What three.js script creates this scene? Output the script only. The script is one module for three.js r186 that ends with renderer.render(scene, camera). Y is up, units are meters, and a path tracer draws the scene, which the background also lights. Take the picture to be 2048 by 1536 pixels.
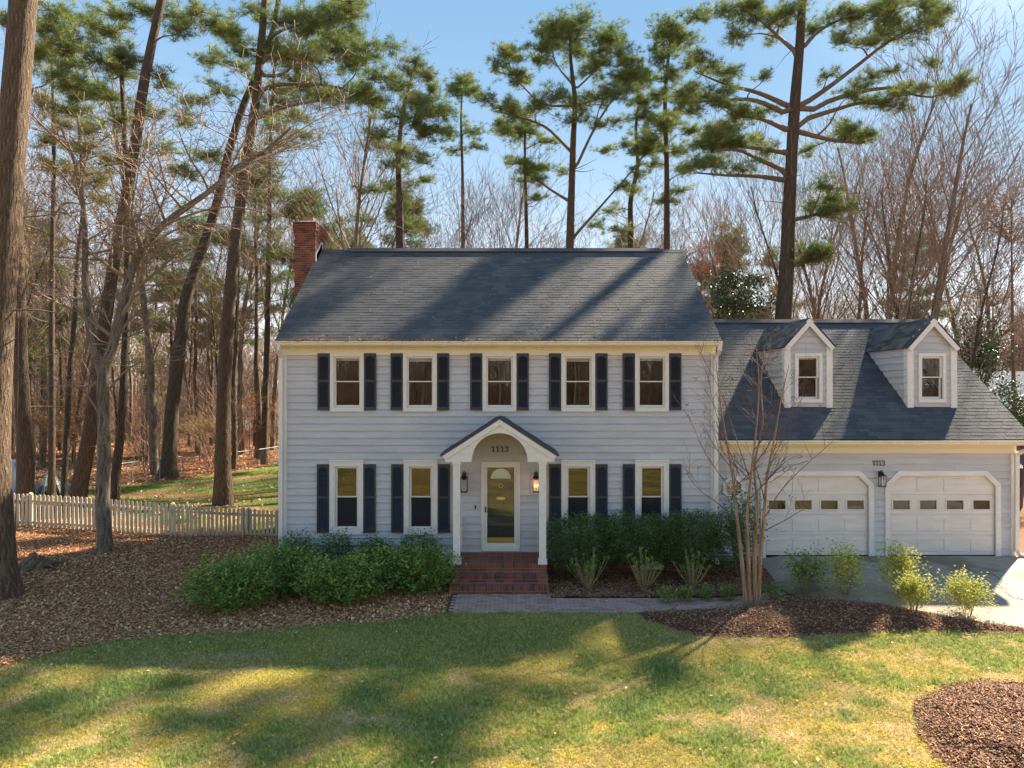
import * as THREE from 'three';
import { mergeGeometries } from 'three/addons/utils/BufferGeometryUtils.js';
import { FontLoader } from 'three/addons/loaders/FontLoader.js';
import { TextGeometry } from 'three/addons/geometries/TextGeometry.js';

// ---------- camera, sky, sun, exposure ----------
const scene = new THREE.Scene();
const EYE = 4.94, F = 1365;                        // eye height (m), focal length in photo pixels
const camera = new THREE.PerspectiveCamera(2 * Math.atan(768 / F) * 180 / Math.PI, 4 / 3, 0.1, 2000);
camera.position.set(0, EYE, 0);
camera.rotation.x = Math.atan(7 / F);
const renderer = new THREE.WebGLRenderer({ antialias: true });
renderer.toneMapping = THREE.LinearToneMapping;
renderer.toneMappingExposure = 4.15;
renderer.shadowMap.enabled = true;

const SUN_AZ = 38 * Math.PI / 180, SUN_EL = 34.2 * Math.PI / 180;   // behind the house, to the right
const sunDir = new THREE.Vector3(Math.sin(SUN_AZ) * Math.cos(SUN_EL), Math.sin(SUN_EL), -Math.cos(SUN_AZ) * Math.cos(SUN_EL));
const sun = new THREE.DirectionalLight(new THREE.Color(1, 0.88, 0.68), 4.5);
sun.position.copy(sunDir).multiplyScalar(120); sun.target.position.set(0, 0, -15);
sun.castShadow = true; sun.shadow.radius = 2.2; sun.shadow.mapSize.set(4096, 4096);
Object.assign(sun.shadow.camera, { left: -60, right: 60, top: 60, bottom: -60, near: 1, far: 300 });
scene.add(sun, sun.target);

function skyTexture() {                            // clear spring sky: pale at the horizon, blue above, brighter round the sun
  const W = 1024, H = 512, d = new Float32Array(W * H * 4);
  for (let j = 0; j < H; j++) for (let i = 0; i < W; i++) {
    const el = ((j + 0.5) / H - 0.5) * Math.PI, az = ((i + 0.5) / W - 0.5) * 2 * Math.PI;
    const x = Math.cos(el) * Math.cos(az), y = Math.sin(el), z = Math.cos(el) * Math.sin(az);
    const e = Math.max(0, y), k = Math.exp(-e * 3.6), k2 = Math.exp(-e * 11);
    let r = 0.036 + 0.20 * k + 0.54 * k2, g = 0.098 + 0.197 * k + 0.47 * k2, b = 0.184 + 0.15 * k + 0.40 * k2;
    const c = Math.max(0, x * sunDir.x + y * sunDir.y + z * sunDir.z), gl = 0.3 * Math.pow(c, 90);
    r += gl; g += gl * 0.97; b += gl * 0.9;
    if (y < 0) { const t = Math.min(1, -y * 8); r += (0.16 - r) * t; g += (0.15 - g) * t; b += (0.10 - b) * t; }
    const o = (j * W + i) * 4; d[o] = r; d[o + 1] = g; d[o + 2] = b; d[o + 3] = 1;
  }
  const t = new THREE.DataTexture(d, W, H, THREE.RGBAFormat, THREE.FloatType);
  t.mapping = THREE.EquirectangularReflectionMapping; t.magFilter = t.minFilter = THREE.LinearFilter; t.needsUpdate = true;
  return t;
}
scene.background = skyTexture();
scene.environment = scene.background;
scene.environmentIntensity = 1;

// ---------- small tools ----------
function mulberry(a) { return () => { a |= 0; a = a + 0x6D2B79F5 | 0; let t = Math.imul(a ^ a >>> 15, 1 | a); t = t + Math.imul(t ^ t >>> 7, 61 | t) ^ t; return ((t ^ t >>> 14) >>> 0) / 4294967296; }; }
let rnd = mulberry(7);
const R = (a, b) => a + (b - a) * rnd();
const clamp = (v, a, b) => Math.min(b, Math.max(a, v));
const ss = (a, b, v) => { const t = clamp((v - a) / (b - a), 0, 1); return t * t * (3 - 2 * t); };
const V = (x, y, z) => new THREE.Vector3(x, y, z);
const hash = (i, j, s = 0) => { let h = Math.imul(i, 374761393) + Math.imul(j, 668265263) + Math.imul(s, 1442695041) | 0; h = Math.imul(h ^ h >>> 13, 1274126177); return ((h ^ h >>> 16) >>> 0) / 4294967296; };
function vnoise(x, y, s = 0, per = 0) {
  const i = Math.floor(x), j = Math.floor(y), fx = x - i, fy = y - j, u = fx * fx * (3 - 2 * fx), v = fy * fy * (3 - 2 * fy);
  const w = (a) => per ? ((a % per) + per) % per : a;
  const a = hash(w(i), w(j), s), b = hash(w(i + 1), w(j), s), c = hash(w(i), w(j + 1), s), d = hash(w(i + 1), w(j + 1), s);
  return a + (b - a) * u + (c - a) * v + (a - b - c + d) * u * v;
}
const fbm = (x, y, s = 0, o = 4) => { let t = 0, a = 0.5, n = 0; for (let k = 0; k < o; k++) { t += a * vnoise(x, y, s + k); n += a; a *= 0.5; x *= 2.03; y *= 2.03; } return t / n; };
const P = (px, py, D) => V((px - 1024) * D / F, EYE + (775 - py) * D / F, -D);   // a point at depth D in front of the eye

const taken = new Map();
function numbered(n) { const k = taken.get(n) || 0; taken.set(n, k + 1); return k ? `${n}_${String(k).padStart(3, '0')}` : n; }
function tag(o, label, category, group, kind) {
  if (label) o.userData.label = label;
  if (category) o.userData.category = category;
  if (group) o.userData.group = group;
  if (kind) o.userData.kind = kind;
  return o;
}
function thing(name, label, category, group) { const g = new THREE.Group(); g.name = numbered(name); tag(g, label, category, group); scene.add(g); return g; }
function mesh(name, geo, mat, parent, x = 0, y = 0, z = 0) {
  const m = new THREE.Mesh(geo, mat); m.name = parent === scene ? numbered(name) : name; m.position.set(x, y, z); m.castShadow = m.receiveShadow = true; parent.add(m); return m;
}
function rebase(g, p) { for (const c of g.children) c.position.sub(p); g.position.copy(p); return g; }
function structure(name, geo, mat, label) { const m = mesh(name, geo, mat, scene); m.userData.kind = 'structure'; if (label) m.userData.label = label; return m; }
const bx = (x0, x1, y0, y1, z0, z1) => { const g = new THREE.BoxGeometry(x1 - x0, y1 - y0, z1 - z0); g.translate((x0 + x1) / 2, (y0 + y1) / 2, (z0 + z1) / 2); return g; };
const merge = (a) => mergeGeometries(a.map((g) => { const h = g.index ? g.toNonIndexed() : g; for (const k of Object.keys(h.attributes)) if (!['position', 'normal', 'uv'].includes(k)) h.deleteAttribute(k); return h; }));
// box whose front face leans: front at za below, zb above, back at 0 (looks toward +z)
function wedge(x0, x1, y0, y1, za, zb) {
  const p = [[x0, y0, 0], [x1, y0, 0], [x1, y1, 0], [x0, y1, 0], [x0, y0, za], [x1, y0, za], [x1, y1, zb], [x0, y1, zb]];
  const f = [[4, 5, 6, 7], [1, 0, 3, 2], [0, 1, 5, 4], [3, 7, 6, 2], [0, 4, 7, 3], [1, 2, 6, 5]];
  const pos = [], uv = [];
  f.forEach((q, n) => { for (const k of [0, 1, 2, 0, 2, 3]) { const v = p[q[k]]; pos.push(...v); uv.push(...(n === 2 || n === 3 ? [v[0], v[2]] : n > 3 ? [v[2], v[1]] : [v[0], v[1]])); } });
  const g = new THREE.BufferGeometry(); g.setAttribute('position', new THREE.Float32BufferAttribute(pos, 3)); g.setAttribute('uv', new THREE.Float32BufferAttribute(uv, 2)); g.computeVertexNormals(); return g;
}
// tube through points with a radius at each; uv in metres
function tube(pts, rad, sides = 6, lump = 0) {
  const pos = [], uv = [], idx = [], n = pts.length; let nx = null, len = 0;
  for (let i = 0; i < n; i++) {
    const t = pts[Math.min(n - 1, i + 1)].clone().sub(pts[Math.max(0, i - 1)]).normalize();
    if (!nx) nx = Math.abs(t.y) < 0.9 ? V(0, 1, 0).cross(t).normalize() : V(1, 0, 0).cross(t).normalize();
    nx.addScaledVector(t, -nx.dot(t)).normalize();
    const ny = t.clone().cross(nx);
    if (i) len += pts[i].distanceTo(pts[i - 1]);
    for (let k = 0; k <= sides; k++) {
      const a = k / sides * Math.PI * 2, r = rad[i] * (1 + (lump ? lump * (hash(i >> 1, k % sides, 5) - 0.5) : 0)), c = Math.cos(a) * r, s = Math.sin(a) * r;
      pos.push(pts[i].x + nx.x * c + ny.x * s, pts[i].y + nx.y * c + ny.y * s, pts[i].z + nx.z * c + ny.z * s);
      uv.push(k / sides * Math.PI * 2 * Math.max(rad[0], 0.05), len);
      if (i < n - 1 && k < sides) { const q = i * (sides + 1) + k, w = q + sides + 1; idx.push(q, q + 1, w, q + 1, w + 1, w); }
    }
  }
  const g = new THREE.BufferGeometry(); g.setAttribute('position', new THREE.Float32BufferAttribute(pos, 3)); g.setAttribute('uv', new THREE.Float32BufferAttribute(uv, 2)); g.setIndex(idx); g.computeVertexNormals(); return g;
}
function smoothPath(pts, n) { return new THREE.CatmullRomCurve3(pts).getPoints(n); }

// ---------- textures (tileable, small grain only) and materials ----------
function tex(W, H, fn, srgb = true) {
  const d = new Uint8Array(W * H * 4);
  for (let j = 0; j < H; j++) for (let i = 0; i < W; i++) { const c = fn(i / W, j / H), o = (j * W + i) * 4; for (let k = 0; k < 3; k++) d[o + k] = clamp((Array.isArray(c) ? c[k] : c) * 255, 0, 255); d[o + 3] = 255; }
  const t = new THREE.DataTexture(d, W, H); t.wrapS = t.wrapT = THREE.RepeatWrapping; t.magFilter = THREE.LinearFilter; t.minFilter = THREE.LinearMipmapLinearFilter; t.generateMipmaps = true;
  if (srgb) t.colorSpace = THREE.SRGBColorSpace; t.needsUpdate = true; return t;
}
const tn = (u, v, fu, fv, s) => { const per = fu; const i = u * fu, j = v * fv; const a = Math.floor(i), b = Math.floor(j), fx = i - a, fy = j - b, p = fx * fx * (3 - 2 * fx), q = fy * fy * (3 - 2 * fy); const w = (x, m) => ((x % m) + m) % m; const h = (x, y) => hash(w(x, fu), w(y, fv), s); return (h(a, b) * (1 - p) + h(a + 1, b) * p) * (1 - q) + (h(a, b + 1) * (1 - p) + h(a + 1, b + 1) * p) * q; };
const rep = (t, u, v = u) => { const c = t.clone(); c.repeat.set(u, v); c.needsUpdate = true; return c; };
const grainTex = tex(512, 512, (u, v) => 0.80 + 0.12 * tn(u, v, 128, 128, 1) + 0.08 * tn(u, v, 24, 24, 2));
const grainBump = tex(256, 256, (u, v) => 0.5 * tn(u, v, 128, 128, 3) + 0.5 * tn(u, v, 64, 64, 4), false);
const paintTex = tex(512, 512, (u, v) => 0.9 + 0.06 * tn(u, v, 6, 40, 5) + 0.04 * tn(u, v, 90, 200, 6));
const paintBump = tex(256, 512, (u, v) => 0.6 * tn(u, v, 10, 150, 7) + 0.4 * tn(u, v, 60, 60, 8), false);
const barkTex = tex(256, 512, (u, v) => { const w = 0.12 * tn(u, v, 4, 6, 9); const f = tn((u + w) % 1, v, 18, 7, 10), g = tn(u, v, 60, 40, 11), k = 0.45 + 0.4 * f + 0.25 * g; return [k, k * (0.94 + 0.06 * g), k * (0.9 + 0.1 * f)]; });
const barkBump = tex(256, 512, (u, v) => { const w = 0.12 * tn(u, v, 4, 6, 9); return clamp(ss(0.25, 0.6, tn((u + w) % 1, v, 18, 7, 10)) * 0.75 + 0.25 * tn(u, v, 60, 40, 11), 0, 1); }, false);
const gritTex = tex(512, 512, (u, v) => 0.62 + 0.38 * tn(u, v, 256, 256, 12) * (0.7 + 0.3 * tn(u, v, 20, 20, 13)));
const soilTex = tex(1024, 1024, (u, v) => { const k = 0.45 + 0.3 * tn(u, v, 170, 170, 14) + 0.25 * tn(u, v, 60, 60, 15); const h = tn(u, v, 90, 90, 16); return [k, k * (0.92 - 0.1 * h), k * (0.84 - 0.22 * h)]; });
const soilBump = tex(512, 512, (u, v) => 0.5 * tn(u, v, 150, 150, 17) + 0.5 * tn(u, v, 50, 50, 18), false);
const brickBump = tex(256, 256, (u, v) => 0.6 * tn(u, v, 70, 70, 19) + 0.4 * tn(u, v, 18, 18, 20), false);
const brickTex = tex(256, 256, (u, v) => { const k = 0.78 + 0.22 * tn(u, v, 60, 60, 21) * (0.5 + tn(u, v, 7, 7, 22)); return [k, k, k]; });
function concreteTexture() {                      // 8 x 8 m of broom-finished slab with leaf stains and hairline grain
  return tex(1024, 1024, (u, v) => { const st = ss(0.45, 0.8, tn(u, v, 7, 7, 23) * 0.6 + tn(u, v, 22, 22, 24) * 0.4), k = 0.88 - 0.20 * st + 0.10 * (tn(u, v, 300, 300, 25) - 0.5) + 0.08 * (tn(u, v, 40, 90, 26) - 0.5); return [k, k * (0.985 - 0.03 * st), k * (0.96 - 0.08 * st)]; });
}
const lin = (r, g, b) => new THREE.Color().setRGB(r, g, b);
const std = (c, rough = 0.8, o = {}) => new THREE.MeshStandardMaterial({ color: c, roughness: rough, metalness: 0, ...o });
const phys = (c, rough, o) => new THREE.MeshPhysicalMaterial({ color: c, roughness: rough, ...o });
const M = {
  trim: std(lin(0.88, 0.81, 0.72), 0.45, { map: rep(paintTex, 0.7), bumpMap: paintBump, bumpScale: 0.0006 }),
  bounceTrim: std(lin(0.90, 0.79, 0.58), 0.5, { map: rep(paintTex, 0.5), bumpMap: paintBump, bumpScale: 0.0006 }),  // eaves trim: warm light bounced off the lawn is put into this colour
  siding: [0, 1, 2, 3].map((k) => std(lin(0.585 + 0.012 * k, 0.56 + 0.011 * k, 0.555 + 0.010 * k), 0.55, { map: rep(paintTex, 0.33, 0.5), bumpMap: rep(paintBump, 0.5, 1), bumpScale: 0.0012 })),
  garageDoor: std(lin(0.86, 0.77, 0.67), 0.42, { map: rep(paintTex, 0.4), bumpMap: rep(paintBump, 1, 1), bumpScale: 0.0008 }),
  shutter: std(lin(0.034, 0.036, 0.045), 0.42, { bumpMap: grainBump, bumpScale: 0.0004 }),
  navy: std(lin(0.012, 0.020, 0.045), 0.35),
  black: std(lin(0.012, 0.012, 0.013), 0.38),
  brass: std(lin(0.75, 0.55, 0.20), 0.32, { metalness: 1 }),
  glass: phys(lin(0.93, 0.96, 0.95), 0.0, { transmission: 1, thickness: 0, ior: 1.52 }),
  lampGlass: phys(lin(0.96, 0.96, 0.95), 0.02, { transmission: 1, thickness: 0, ior: 1.5 }),
  inside: std(lin(0.13, 0.115, 0.10), 0.9),
  screen: std(lin(0.015, 0.017, 0.022), 0.7, { transparent: true, opacity: 0.72 }),
  blind: std(lin(0.75, 0.73, 0.68), 0.7),
  brick: [[0.33, 0.10, 0.05], [0.39, 0.12, 0.06], [0.24, 0.075, 0.045], [0.35, 0.13, 0.075], [0.16, 0.062, 0.043]].map((c) => std(lin(...c), 0.85, { map: rep(brickTex, 1.7), bumpMap: brickBump, bumpScale: 0.004 })),
  paver: [[0.60, 0.35, 0.275], [0.66, 0.40, 0.315], [0.50, 0.28, 0.22], [0.60, 0.40, 0.32]].map((c) => std(lin(...c), 0.88, { map: rep(brickTex, 1.3), bumpMap: brickBump, bumpScale: 0.004 })),
  mortar: std(lin(0.36, 0.31, 0.26), 0.95, { map: rep(grainTex, 3), bumpMap: grainBump, bumpScale: 0.003 }),
  shingle: [[0.134, 0.126, 0.130], [0.148, 0.138, 0.141], [0.116, 0.110, 0.117], [0.163, 0.153, 0.153], [0.103, 0.100, 0.109]].map((c) => std(lin(...c), 0.82, { map: rep(gritTex, 2.5), bumpMap: rep(grainBump, 5), bumpScale: 0.0015 })),
  shingleMix: std(lin(1, 1, 1), 0.82, { vertexColors: true, map: rep(gritTex, 2.5), bumpMap: rep(grainBump, 5), bumpScale: 0.0015 }),
  roofDeck: std(lin(0.03, 0.032, 0.04), 0.9),
  flashing: std(lin(0.55, 0.56, 0.57), 0.6, { metalness: 0.3 }),
  concrete: std(lin(0.44, 0.365, 0.295), 0.85, { map: rep(concreteTexture(), 0.125), bumpMap: rep(grainBump, 2), bumpScale: 0.003 }),
  soil: std(lin(1, 1, 1), 0.97, { vertexColors: true, map: rep(soilTex, 0.45), bumpMap: rep(soilBump, 0.6), bumpScale: 0.03 }),
  turf: std(lin(1, 1, 1), 0.97, { vertexColors: true, map: rep(soilTex, 0.7), bumpMap: rep(soilBump, 0.8), bumpScale: 0.025 }),
  mulch: std(lin(0.23, 0.115, 0.062), 0.97, { map: rep(soilTex, 0.8), bumpMap: rep(soilBump, 1), bumpScale: 0.04 }),
  bark: [[0.185, 0.125, 0.080], [0.215, 0.145, 0.092], [0.155, 0.115, 0.080]].map((c) => std(lin(...c), 0.95, { map: rep(barkTex, 1.6, 0.9), bumpMap: rep(barkBump, 1.6, 0.9), bumpScale: 0.035 })),
  greyBark: std(lin(0.29, 0.235, 0.175), 0.9, { map: rep(barkTex, 0.7, 0.5), bumpMap: rep(barkBump, 0.7, 0.5), bumpScale: 0.01 }),
  limb: std(lin(0.17, 0.12, 0.082), 0.95),
  twig: std(lin(0.27, 0.185, 0.125), 0.95),
  myrtle: std(lin(0.54, 0.37, 0.21), 0.7, { map: rep(barkTex, 1.5, 0.4) }),
  myrtleTwig: std(lin(0.16, 0.095, 0.072), 0.85),
  fence: [0, 1, 2].map((k) => std(lin(0.56 + 0.05 * k, 0.455 + 0.045 * k, 0.31 + 0.035 * k), 0.85, { map: rep(paintTex, 2, 1), bumpMap: paintBump, bumpScale: 0.0015 })),
  steel: std(lin(0.30, 0.31, 0.31), 0.6, { metalness: 0.3 }),
  leafStuff: phys(lin(1, 1, 1), 0.75, { side: THREE.DoubleSide, transmission: 0.4, thickness: 0, specularIntensity: 0.4 }),
  gloss: phys(lin(1, 1, 1), 0.42, { side: THREE.DoubleSide, specularIntensity: 0.6 }),
  litter: std(lin(1, 1, 1), 0.9, { side: THREE.DoubleSide }),
};

// ---------- leaves, needles, blades: one small shape, many copies ----------
function fan(tris) { const g = new THREE.BufferGeometry(); g.setAttribute('position', new THREE.Float32BufferAttribute(tris.flat(), 3)); g.computeVertexNormals(); return g; }
const leafShape = fan([[0, 0, 0, 0.5, 0.12, -0.3, 1, 0, 0], [0, 0, 0, 1, 0, 0, 0.5, 0.12, 0.3]]);
function needleTuft(n, L, w, seed) {
  const r = mulberry(seed), t = [];
  for (let i = 0; i < n; i++) {
    const a = r() * 6.283, e = -0.35 + 1.55 * r(), l = L * (0.75 + 0.4 * r()), d = [Math.cos(a) * Math.cos(e), Math.sin(e), Math.sin(a) * Math.cos(e)];
    const q = r() * 6.283, s = [Math.cos(q), 0.3 * Math.sin(q), Math.sin(q)], b = 0.03;
    t.push([d[0] * b - s[0] * w, d[1] * b - s[1] * w, d[2] * b - s[2] * w, d[0] * b + s[0] * w, d[1] * b + s[1] * w, d[2] * b + s[2] * w, d[0] * l, d[1] * l - 0.1 * l, d[2] * l]);
  }
  return fan(t);
}
const tuftShape = needleTuft(26, 0.27, 0.0085, 3);
function bladeTuft(n, seed) {
  const r = mulberry(seed), t = [];
  for (let i = 0; i < n; i++) { const a = r() * 6.283, o = 0.25 * r(), l = 0.6 + 0.5 * r(), x = Math.cos(a), z = Math.sin(a), w = 0.055, k = 0.3 + 0.6 * r(), bx0 = x * o, bz0 = z * o; t.push([bx0 - z * w, 0, bz0 + x * w, bx0 + z * w, 0, bz0 - x * w, bx0 + x * k, l, bz0 + z * k]); }
  return fan(t);
}
const grassShape = bladeTuft(7, 11);
const _m = new THREE.Matrix4(), _q = new THREE.Quaternion(), _e = new THREE.Euler(), _s = new THREE.Vector3(), _p = new THREE.Vector3();
class Copies {                                     // collects places and colours for one InstancedMesh
  constructor() { this.a = []; this.c = []; }
  add(p, rx, ry, rz, s, c, sy = s) { _e.set(rx, ry, rz); _q.setFromEuler(_e); _m.compose(_p.copy(p), _q, _s.set(s, sy, s)); this.a.push(_m.clone()); this.c.push(c); }
  build(name, geo, mat, parent, base) {
    const n = this.a.length, im = new THREE.InstancedMesh(geo, mat, n), col = new THREE.Color(); im.name = parent === scene ? numbered(name) : name;
    for (let i = 0; i < n; i++) { if (base) { this.a[i].elements[12] -= base.x; this.a[i].elements[13] -= base.y; this.a[i].elements[14] -= base.z; } im.setMatrixAt(i, this.a[i]); im.setColorAt(i, col.setRGB(...this.c[i])); }
    im.castShadow = im.receiveShadow = true; im.userData.kind = 'stuff'; parent.add(im); return im;
  }
}
const mixc = (a, b, t) => [a[0] + (b[0] - a[0]) * t, a[1] + (b[1] - a[1]) * t, a[2] + (b[2] - a[2]) * t];
const vary = (c, k) => { const m = 1 + k * (rnd() - 0.5) * 2; return [c[0] * m * (1 + 0.1 * (rnd() - 0.5)), c[1] * m, c[2] * m]; };

// ================= THE GROUND =================
// depth D = -z. The plot rises gently to the left and up to the garage on the right.
const hgt = (x, D) => 0.07 * clamp(-x - 7, 0, 12) * (1 - ss(24, 32, D)) * ss(9, 14, D) + 0.37 * ss(4.5, 7.5, x) * ss(12.5, 17.5, D) + 0.05 * (fbm(x * 0.35, D * 0.35, 40, 2) - 0.5) * (1 - ss(14.5, 15.5, D) * ss(-2.5, -1.5, x) * (1 - ss(26, 30, D)));
const onGround = (px, py) => { let D = 16; for (let i = 0; i < 12; i++) D = (EYE - hgt((px - 1024) * D / F, D)) * F / (py - 775); return [(px - 1024) * D / F, D]; };
const poly = {
  lawn: [[-30, -16], [-22, 4], [-14, 9], [-10.6, 10.6], [-8.9, 11.84], [-7.8, 13.2], [-5.3, 13.85], [-3.4, 14.35], [-1.2, 14.95], [2.75, 15.05], [2.8, 14.6], [3.6, 13.65], [5.1, 13.5], [6.8, 13.65], [8.5, 13.75], [10.2, 13.6], [13, 12.2], [14, 9], [15, 0], [16, -16]],
  drive: [[6.3, 18.45], [6.45, 17.75], [6.35, 16.9], [6.3, 15.9], [6.5, 15.55], [7.1, 15.25], [8.06, 14.95], [9.2, 14.35], [10.35, 13.8], [12.6, 12.4], [13.6, 9], [14.2, 0], [14.5, -9], [20.5, -9], [20, 0], [19, 9], [17, 14], [15.6, 18], [14.2, 18.45]],
  bedRight: [[0.92, 18.15], [0.92, 15.98], [3.5, 15.98], [6.25, 15.98], [6.4, 16.9], [6.5, 17.75], [6.35, 18.3], [5.5, 18.45]],
  bedFront: [[2.7, 14.98], [3.6, 15.1], [4.6, 15.25], [5.6, 15.4], [6.45, 15.6], [7.1, 15.3], [8.06, 15.0], [9.2, 14.4], [10.35, 13.85], [12.0, 12.85], [11.2, 12.9], [10.2, 13.55], [8.5, 13.7], [6.8, 13.6], [5.1, 13.45], [3.6, 13.6], [2.85, 14.5]],
  backLawn: [[-30, 25], [-16, 24.5], [-10, 22.7], [-6, 23.5], [-6, 27], [8, 30], [10, 44], [-6, 49], [-15, 44], [-17, 38], [-19.5, 34.5], [-24, 31]],
};
function sdPoly(pts, x, y) {                       // > 0 inside
  let d = 1e9, c = false;
  for (let i = 0, j = pts.length - 1; i < pts.length; j = i++) {
    const [ax, ay] = pts[i], [bx_, by] = pts[j], ex = bx_ - ax, ey = by - ay, t = clamp(((x - ax) * ex + (y - ay) * ey) / (ex * ex + ey * ey), 0, 1);
    d = Math.min(d, Math.hypot(x - ax - ex * t, y - ay - ey * t));
    if ((ay > y) !== (by > y) && x < (bx_ - ax) * (y - ay) / (by - ay) + ax) c = !c;
  }
  return c ? d : -d;
}
const wob = (x, D, a, f, s) => a * (fbm(x * f, D * f, s, 3) - 0.5) * 2;
const inLawn = (x, D) => sdPoly(poly.lawn, x, D) + wob(x, D, 0.22, 1.6, 60);
const inDrive = (x, D) => sdPoly(poly.drive, x, D);
const inBedR = (x, D) => sdPoly(poly.bedRight, x, D);
const inBedF = (x, D) => sdPoly(poly.bedFront, x, D) + wob(x, D, 0.05, 3, 61);
const inRound = (x, D) => 2.55 - Math.hypot(x - 8.25, (D - 9.15) * 1.12) + wob(x, D, 0.18, 1.4, 62);
const inBack = (x, D) => sdPoly(poly.backLawn, x, D) + wob(x, D, 0.6, 0.5, 63);
function sheet(x0, x1, D0, D1, step, f, y, color) {
  const nx = Math.ceil((x1 - x0) / step), nd = Math.ceil((D1 - D0) / step), val = [], pos = [], uv = [], col = [];
  for (let j = 0; j <= nd; j++) for (let i = 0; i <= nx; i++) val.push(f(x0 + i * step, D0 + j * step));
  const put = (p) => { pos.push(p[0], y(p[0], p[1]), -p[1]); uv.push(p[0], p[1]); if (color) col.push(...color(p[0], p[1])); };
  const cut = (a, b) => { const t = a[2] / (a[2] - b[2]); return [a[0] + (b[0] - a[0]) * t, a[1] + (b[1] - a[1]) * t, 0]; };
  const tri = (a, b, c) => {
    const q = [a, b, c], out = [];
    for (let i = 0; i < 3; i++) { const u = q[i], w = q[(i + 1) % 3]; if (u[2] >= 0) out.push(u); if ((u[2] >= 0) !== (w[2] >= 0)) out.push(cut(u, w)); }
    for (let i = 2; i < out.length; i++) { put(out[0]); put(out[i - 1]); put(out[i]); }
  };
  for (let j = 0; j < nd; j++) for (let i = 0; i < nx; i++) {
    const at = (u, w) => [x0 + (i + u) * step, D0 + (j + w) * step, val[(j + w) * (nx + 1) + i + u]];
    const a = at(0, 0), b = at(1, 0), c = at(1, 1), d = at(0, 1);
    if (Math.max(a[2], b[2], c[2], d[2]) < 0) continue;
    tri(a, b, c); tri(a, c, d);
  }
  const g = new THREE.BufferGeometry(); g.setAttribute('position', new THREE.Float32BufferAttribute(pos, 3)); g.setAttribute('uv', new THREE.Float32BufferAttribute(uv, 2)); if (color) g.setAttribute('color', new THREE.Float32BufferAttribute(col, 3));
  // smooth normals from the height function
  const n = []; for (let i = 0; i < pos.length; i += 3) { const e = 0.08, X = pos[i], D = -pos[i + 2], v = V(-(y(X + e, D) - y(X - e, D)) / (2 * e), 1, (y(X, D + e) - y(X, D - e)) / (2 * e)).normalize(); n.push(v.x, v.y, v.z); }
  g.setAttribute('normal', new THREE.Float32BufferAttribute(n, 3)); return g;
}
// forest floor: one sheet to the horizon
{
  const xs = [], ds = [];
  for (const [a, b, s] of [[-420, -60, 40], [-60, -20, 2], [-20, 16, 0.4], [16, 60, 2], [60, 421, 40]]) for (let v = a; v < b; v += s) xs.push(v);
  for (const [a, b, s] of [[-160, -20, 20], [-20, 8, 2], [8, 30, 0.4], [30, 70, 2], [70, 600, 50]]) for (let v = a; v < b; v += s) ds.push(v);
  const pos = [], uv = [], col = [], idx = [], nor = [];
  ds.forEach((D) => xs.forEach((x) => { const k = fbm(x * 0.5, D * 0.5, 70), c = mixc([0.50, 0.265, 0.13], [0.37, 0.195, 0.095], k), g = ss(0.58, 0.75, fbm(x * 0.16, D * 0.16, 71)); pos.push(x, hgt(x, D), -D); uv.push(x, D); nor.push(0, 1, 0); col.push(...mixc(c, [0.13, 0.13, 0.04], g * 0.5)); }));
  for (let j = 0; j < ds.length - 1; j++) for (let i = 0; i < xs.length - 1; i++) { const a = j * xs.length + i, b = a + xs.length; idx.push(a, a + 1, b + 1, a, b + 1, b); }
  const g = new THREE.BufferGeometry(); g.setAttribute('position', new THREE.Float32BufferAttribute(pos, 3)); g.setAttribute('normal', new THREE.Float32BufferAttribute(nor, 3)); g.setAttribute('uv', new THREE.Float32BufferAttribute(uv, 2)); g.setAttribute('color', new THREE.Float32BufferAttribute(col, 3)); g.setIndex(idx); g.computeVertexNormals();
  structure('ground', g, M.soil);
}
// grass colours: spring green, moss yellow and straw in patches
const GREEN = [0.27, 0.39, 0.06], DEEP = [0.15, 0.31, 0.045], MOSS = [0.66, 0.60, 0.09], STRAW = [0.74, 0.62, 0.36], OLIVE = [0.50, 0.47, 0.11];
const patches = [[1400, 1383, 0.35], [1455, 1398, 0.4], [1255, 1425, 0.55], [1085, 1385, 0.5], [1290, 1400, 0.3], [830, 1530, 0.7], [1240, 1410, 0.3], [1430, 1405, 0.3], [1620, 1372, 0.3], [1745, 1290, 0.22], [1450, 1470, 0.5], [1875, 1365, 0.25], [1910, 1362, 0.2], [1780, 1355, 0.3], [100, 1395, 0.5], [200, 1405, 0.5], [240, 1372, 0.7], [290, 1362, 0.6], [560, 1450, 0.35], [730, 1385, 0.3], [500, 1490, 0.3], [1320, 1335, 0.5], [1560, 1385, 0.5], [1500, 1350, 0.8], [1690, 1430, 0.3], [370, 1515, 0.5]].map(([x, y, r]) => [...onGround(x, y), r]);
const deadPatch = [[475, 1314, 0.9, 0.13], [665, 1316, 0.25, 0.1], [350, 1326, 0.2, 0.08]].map(([x, y, r, q]) => [...onGround(x, y), r, q]);
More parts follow.
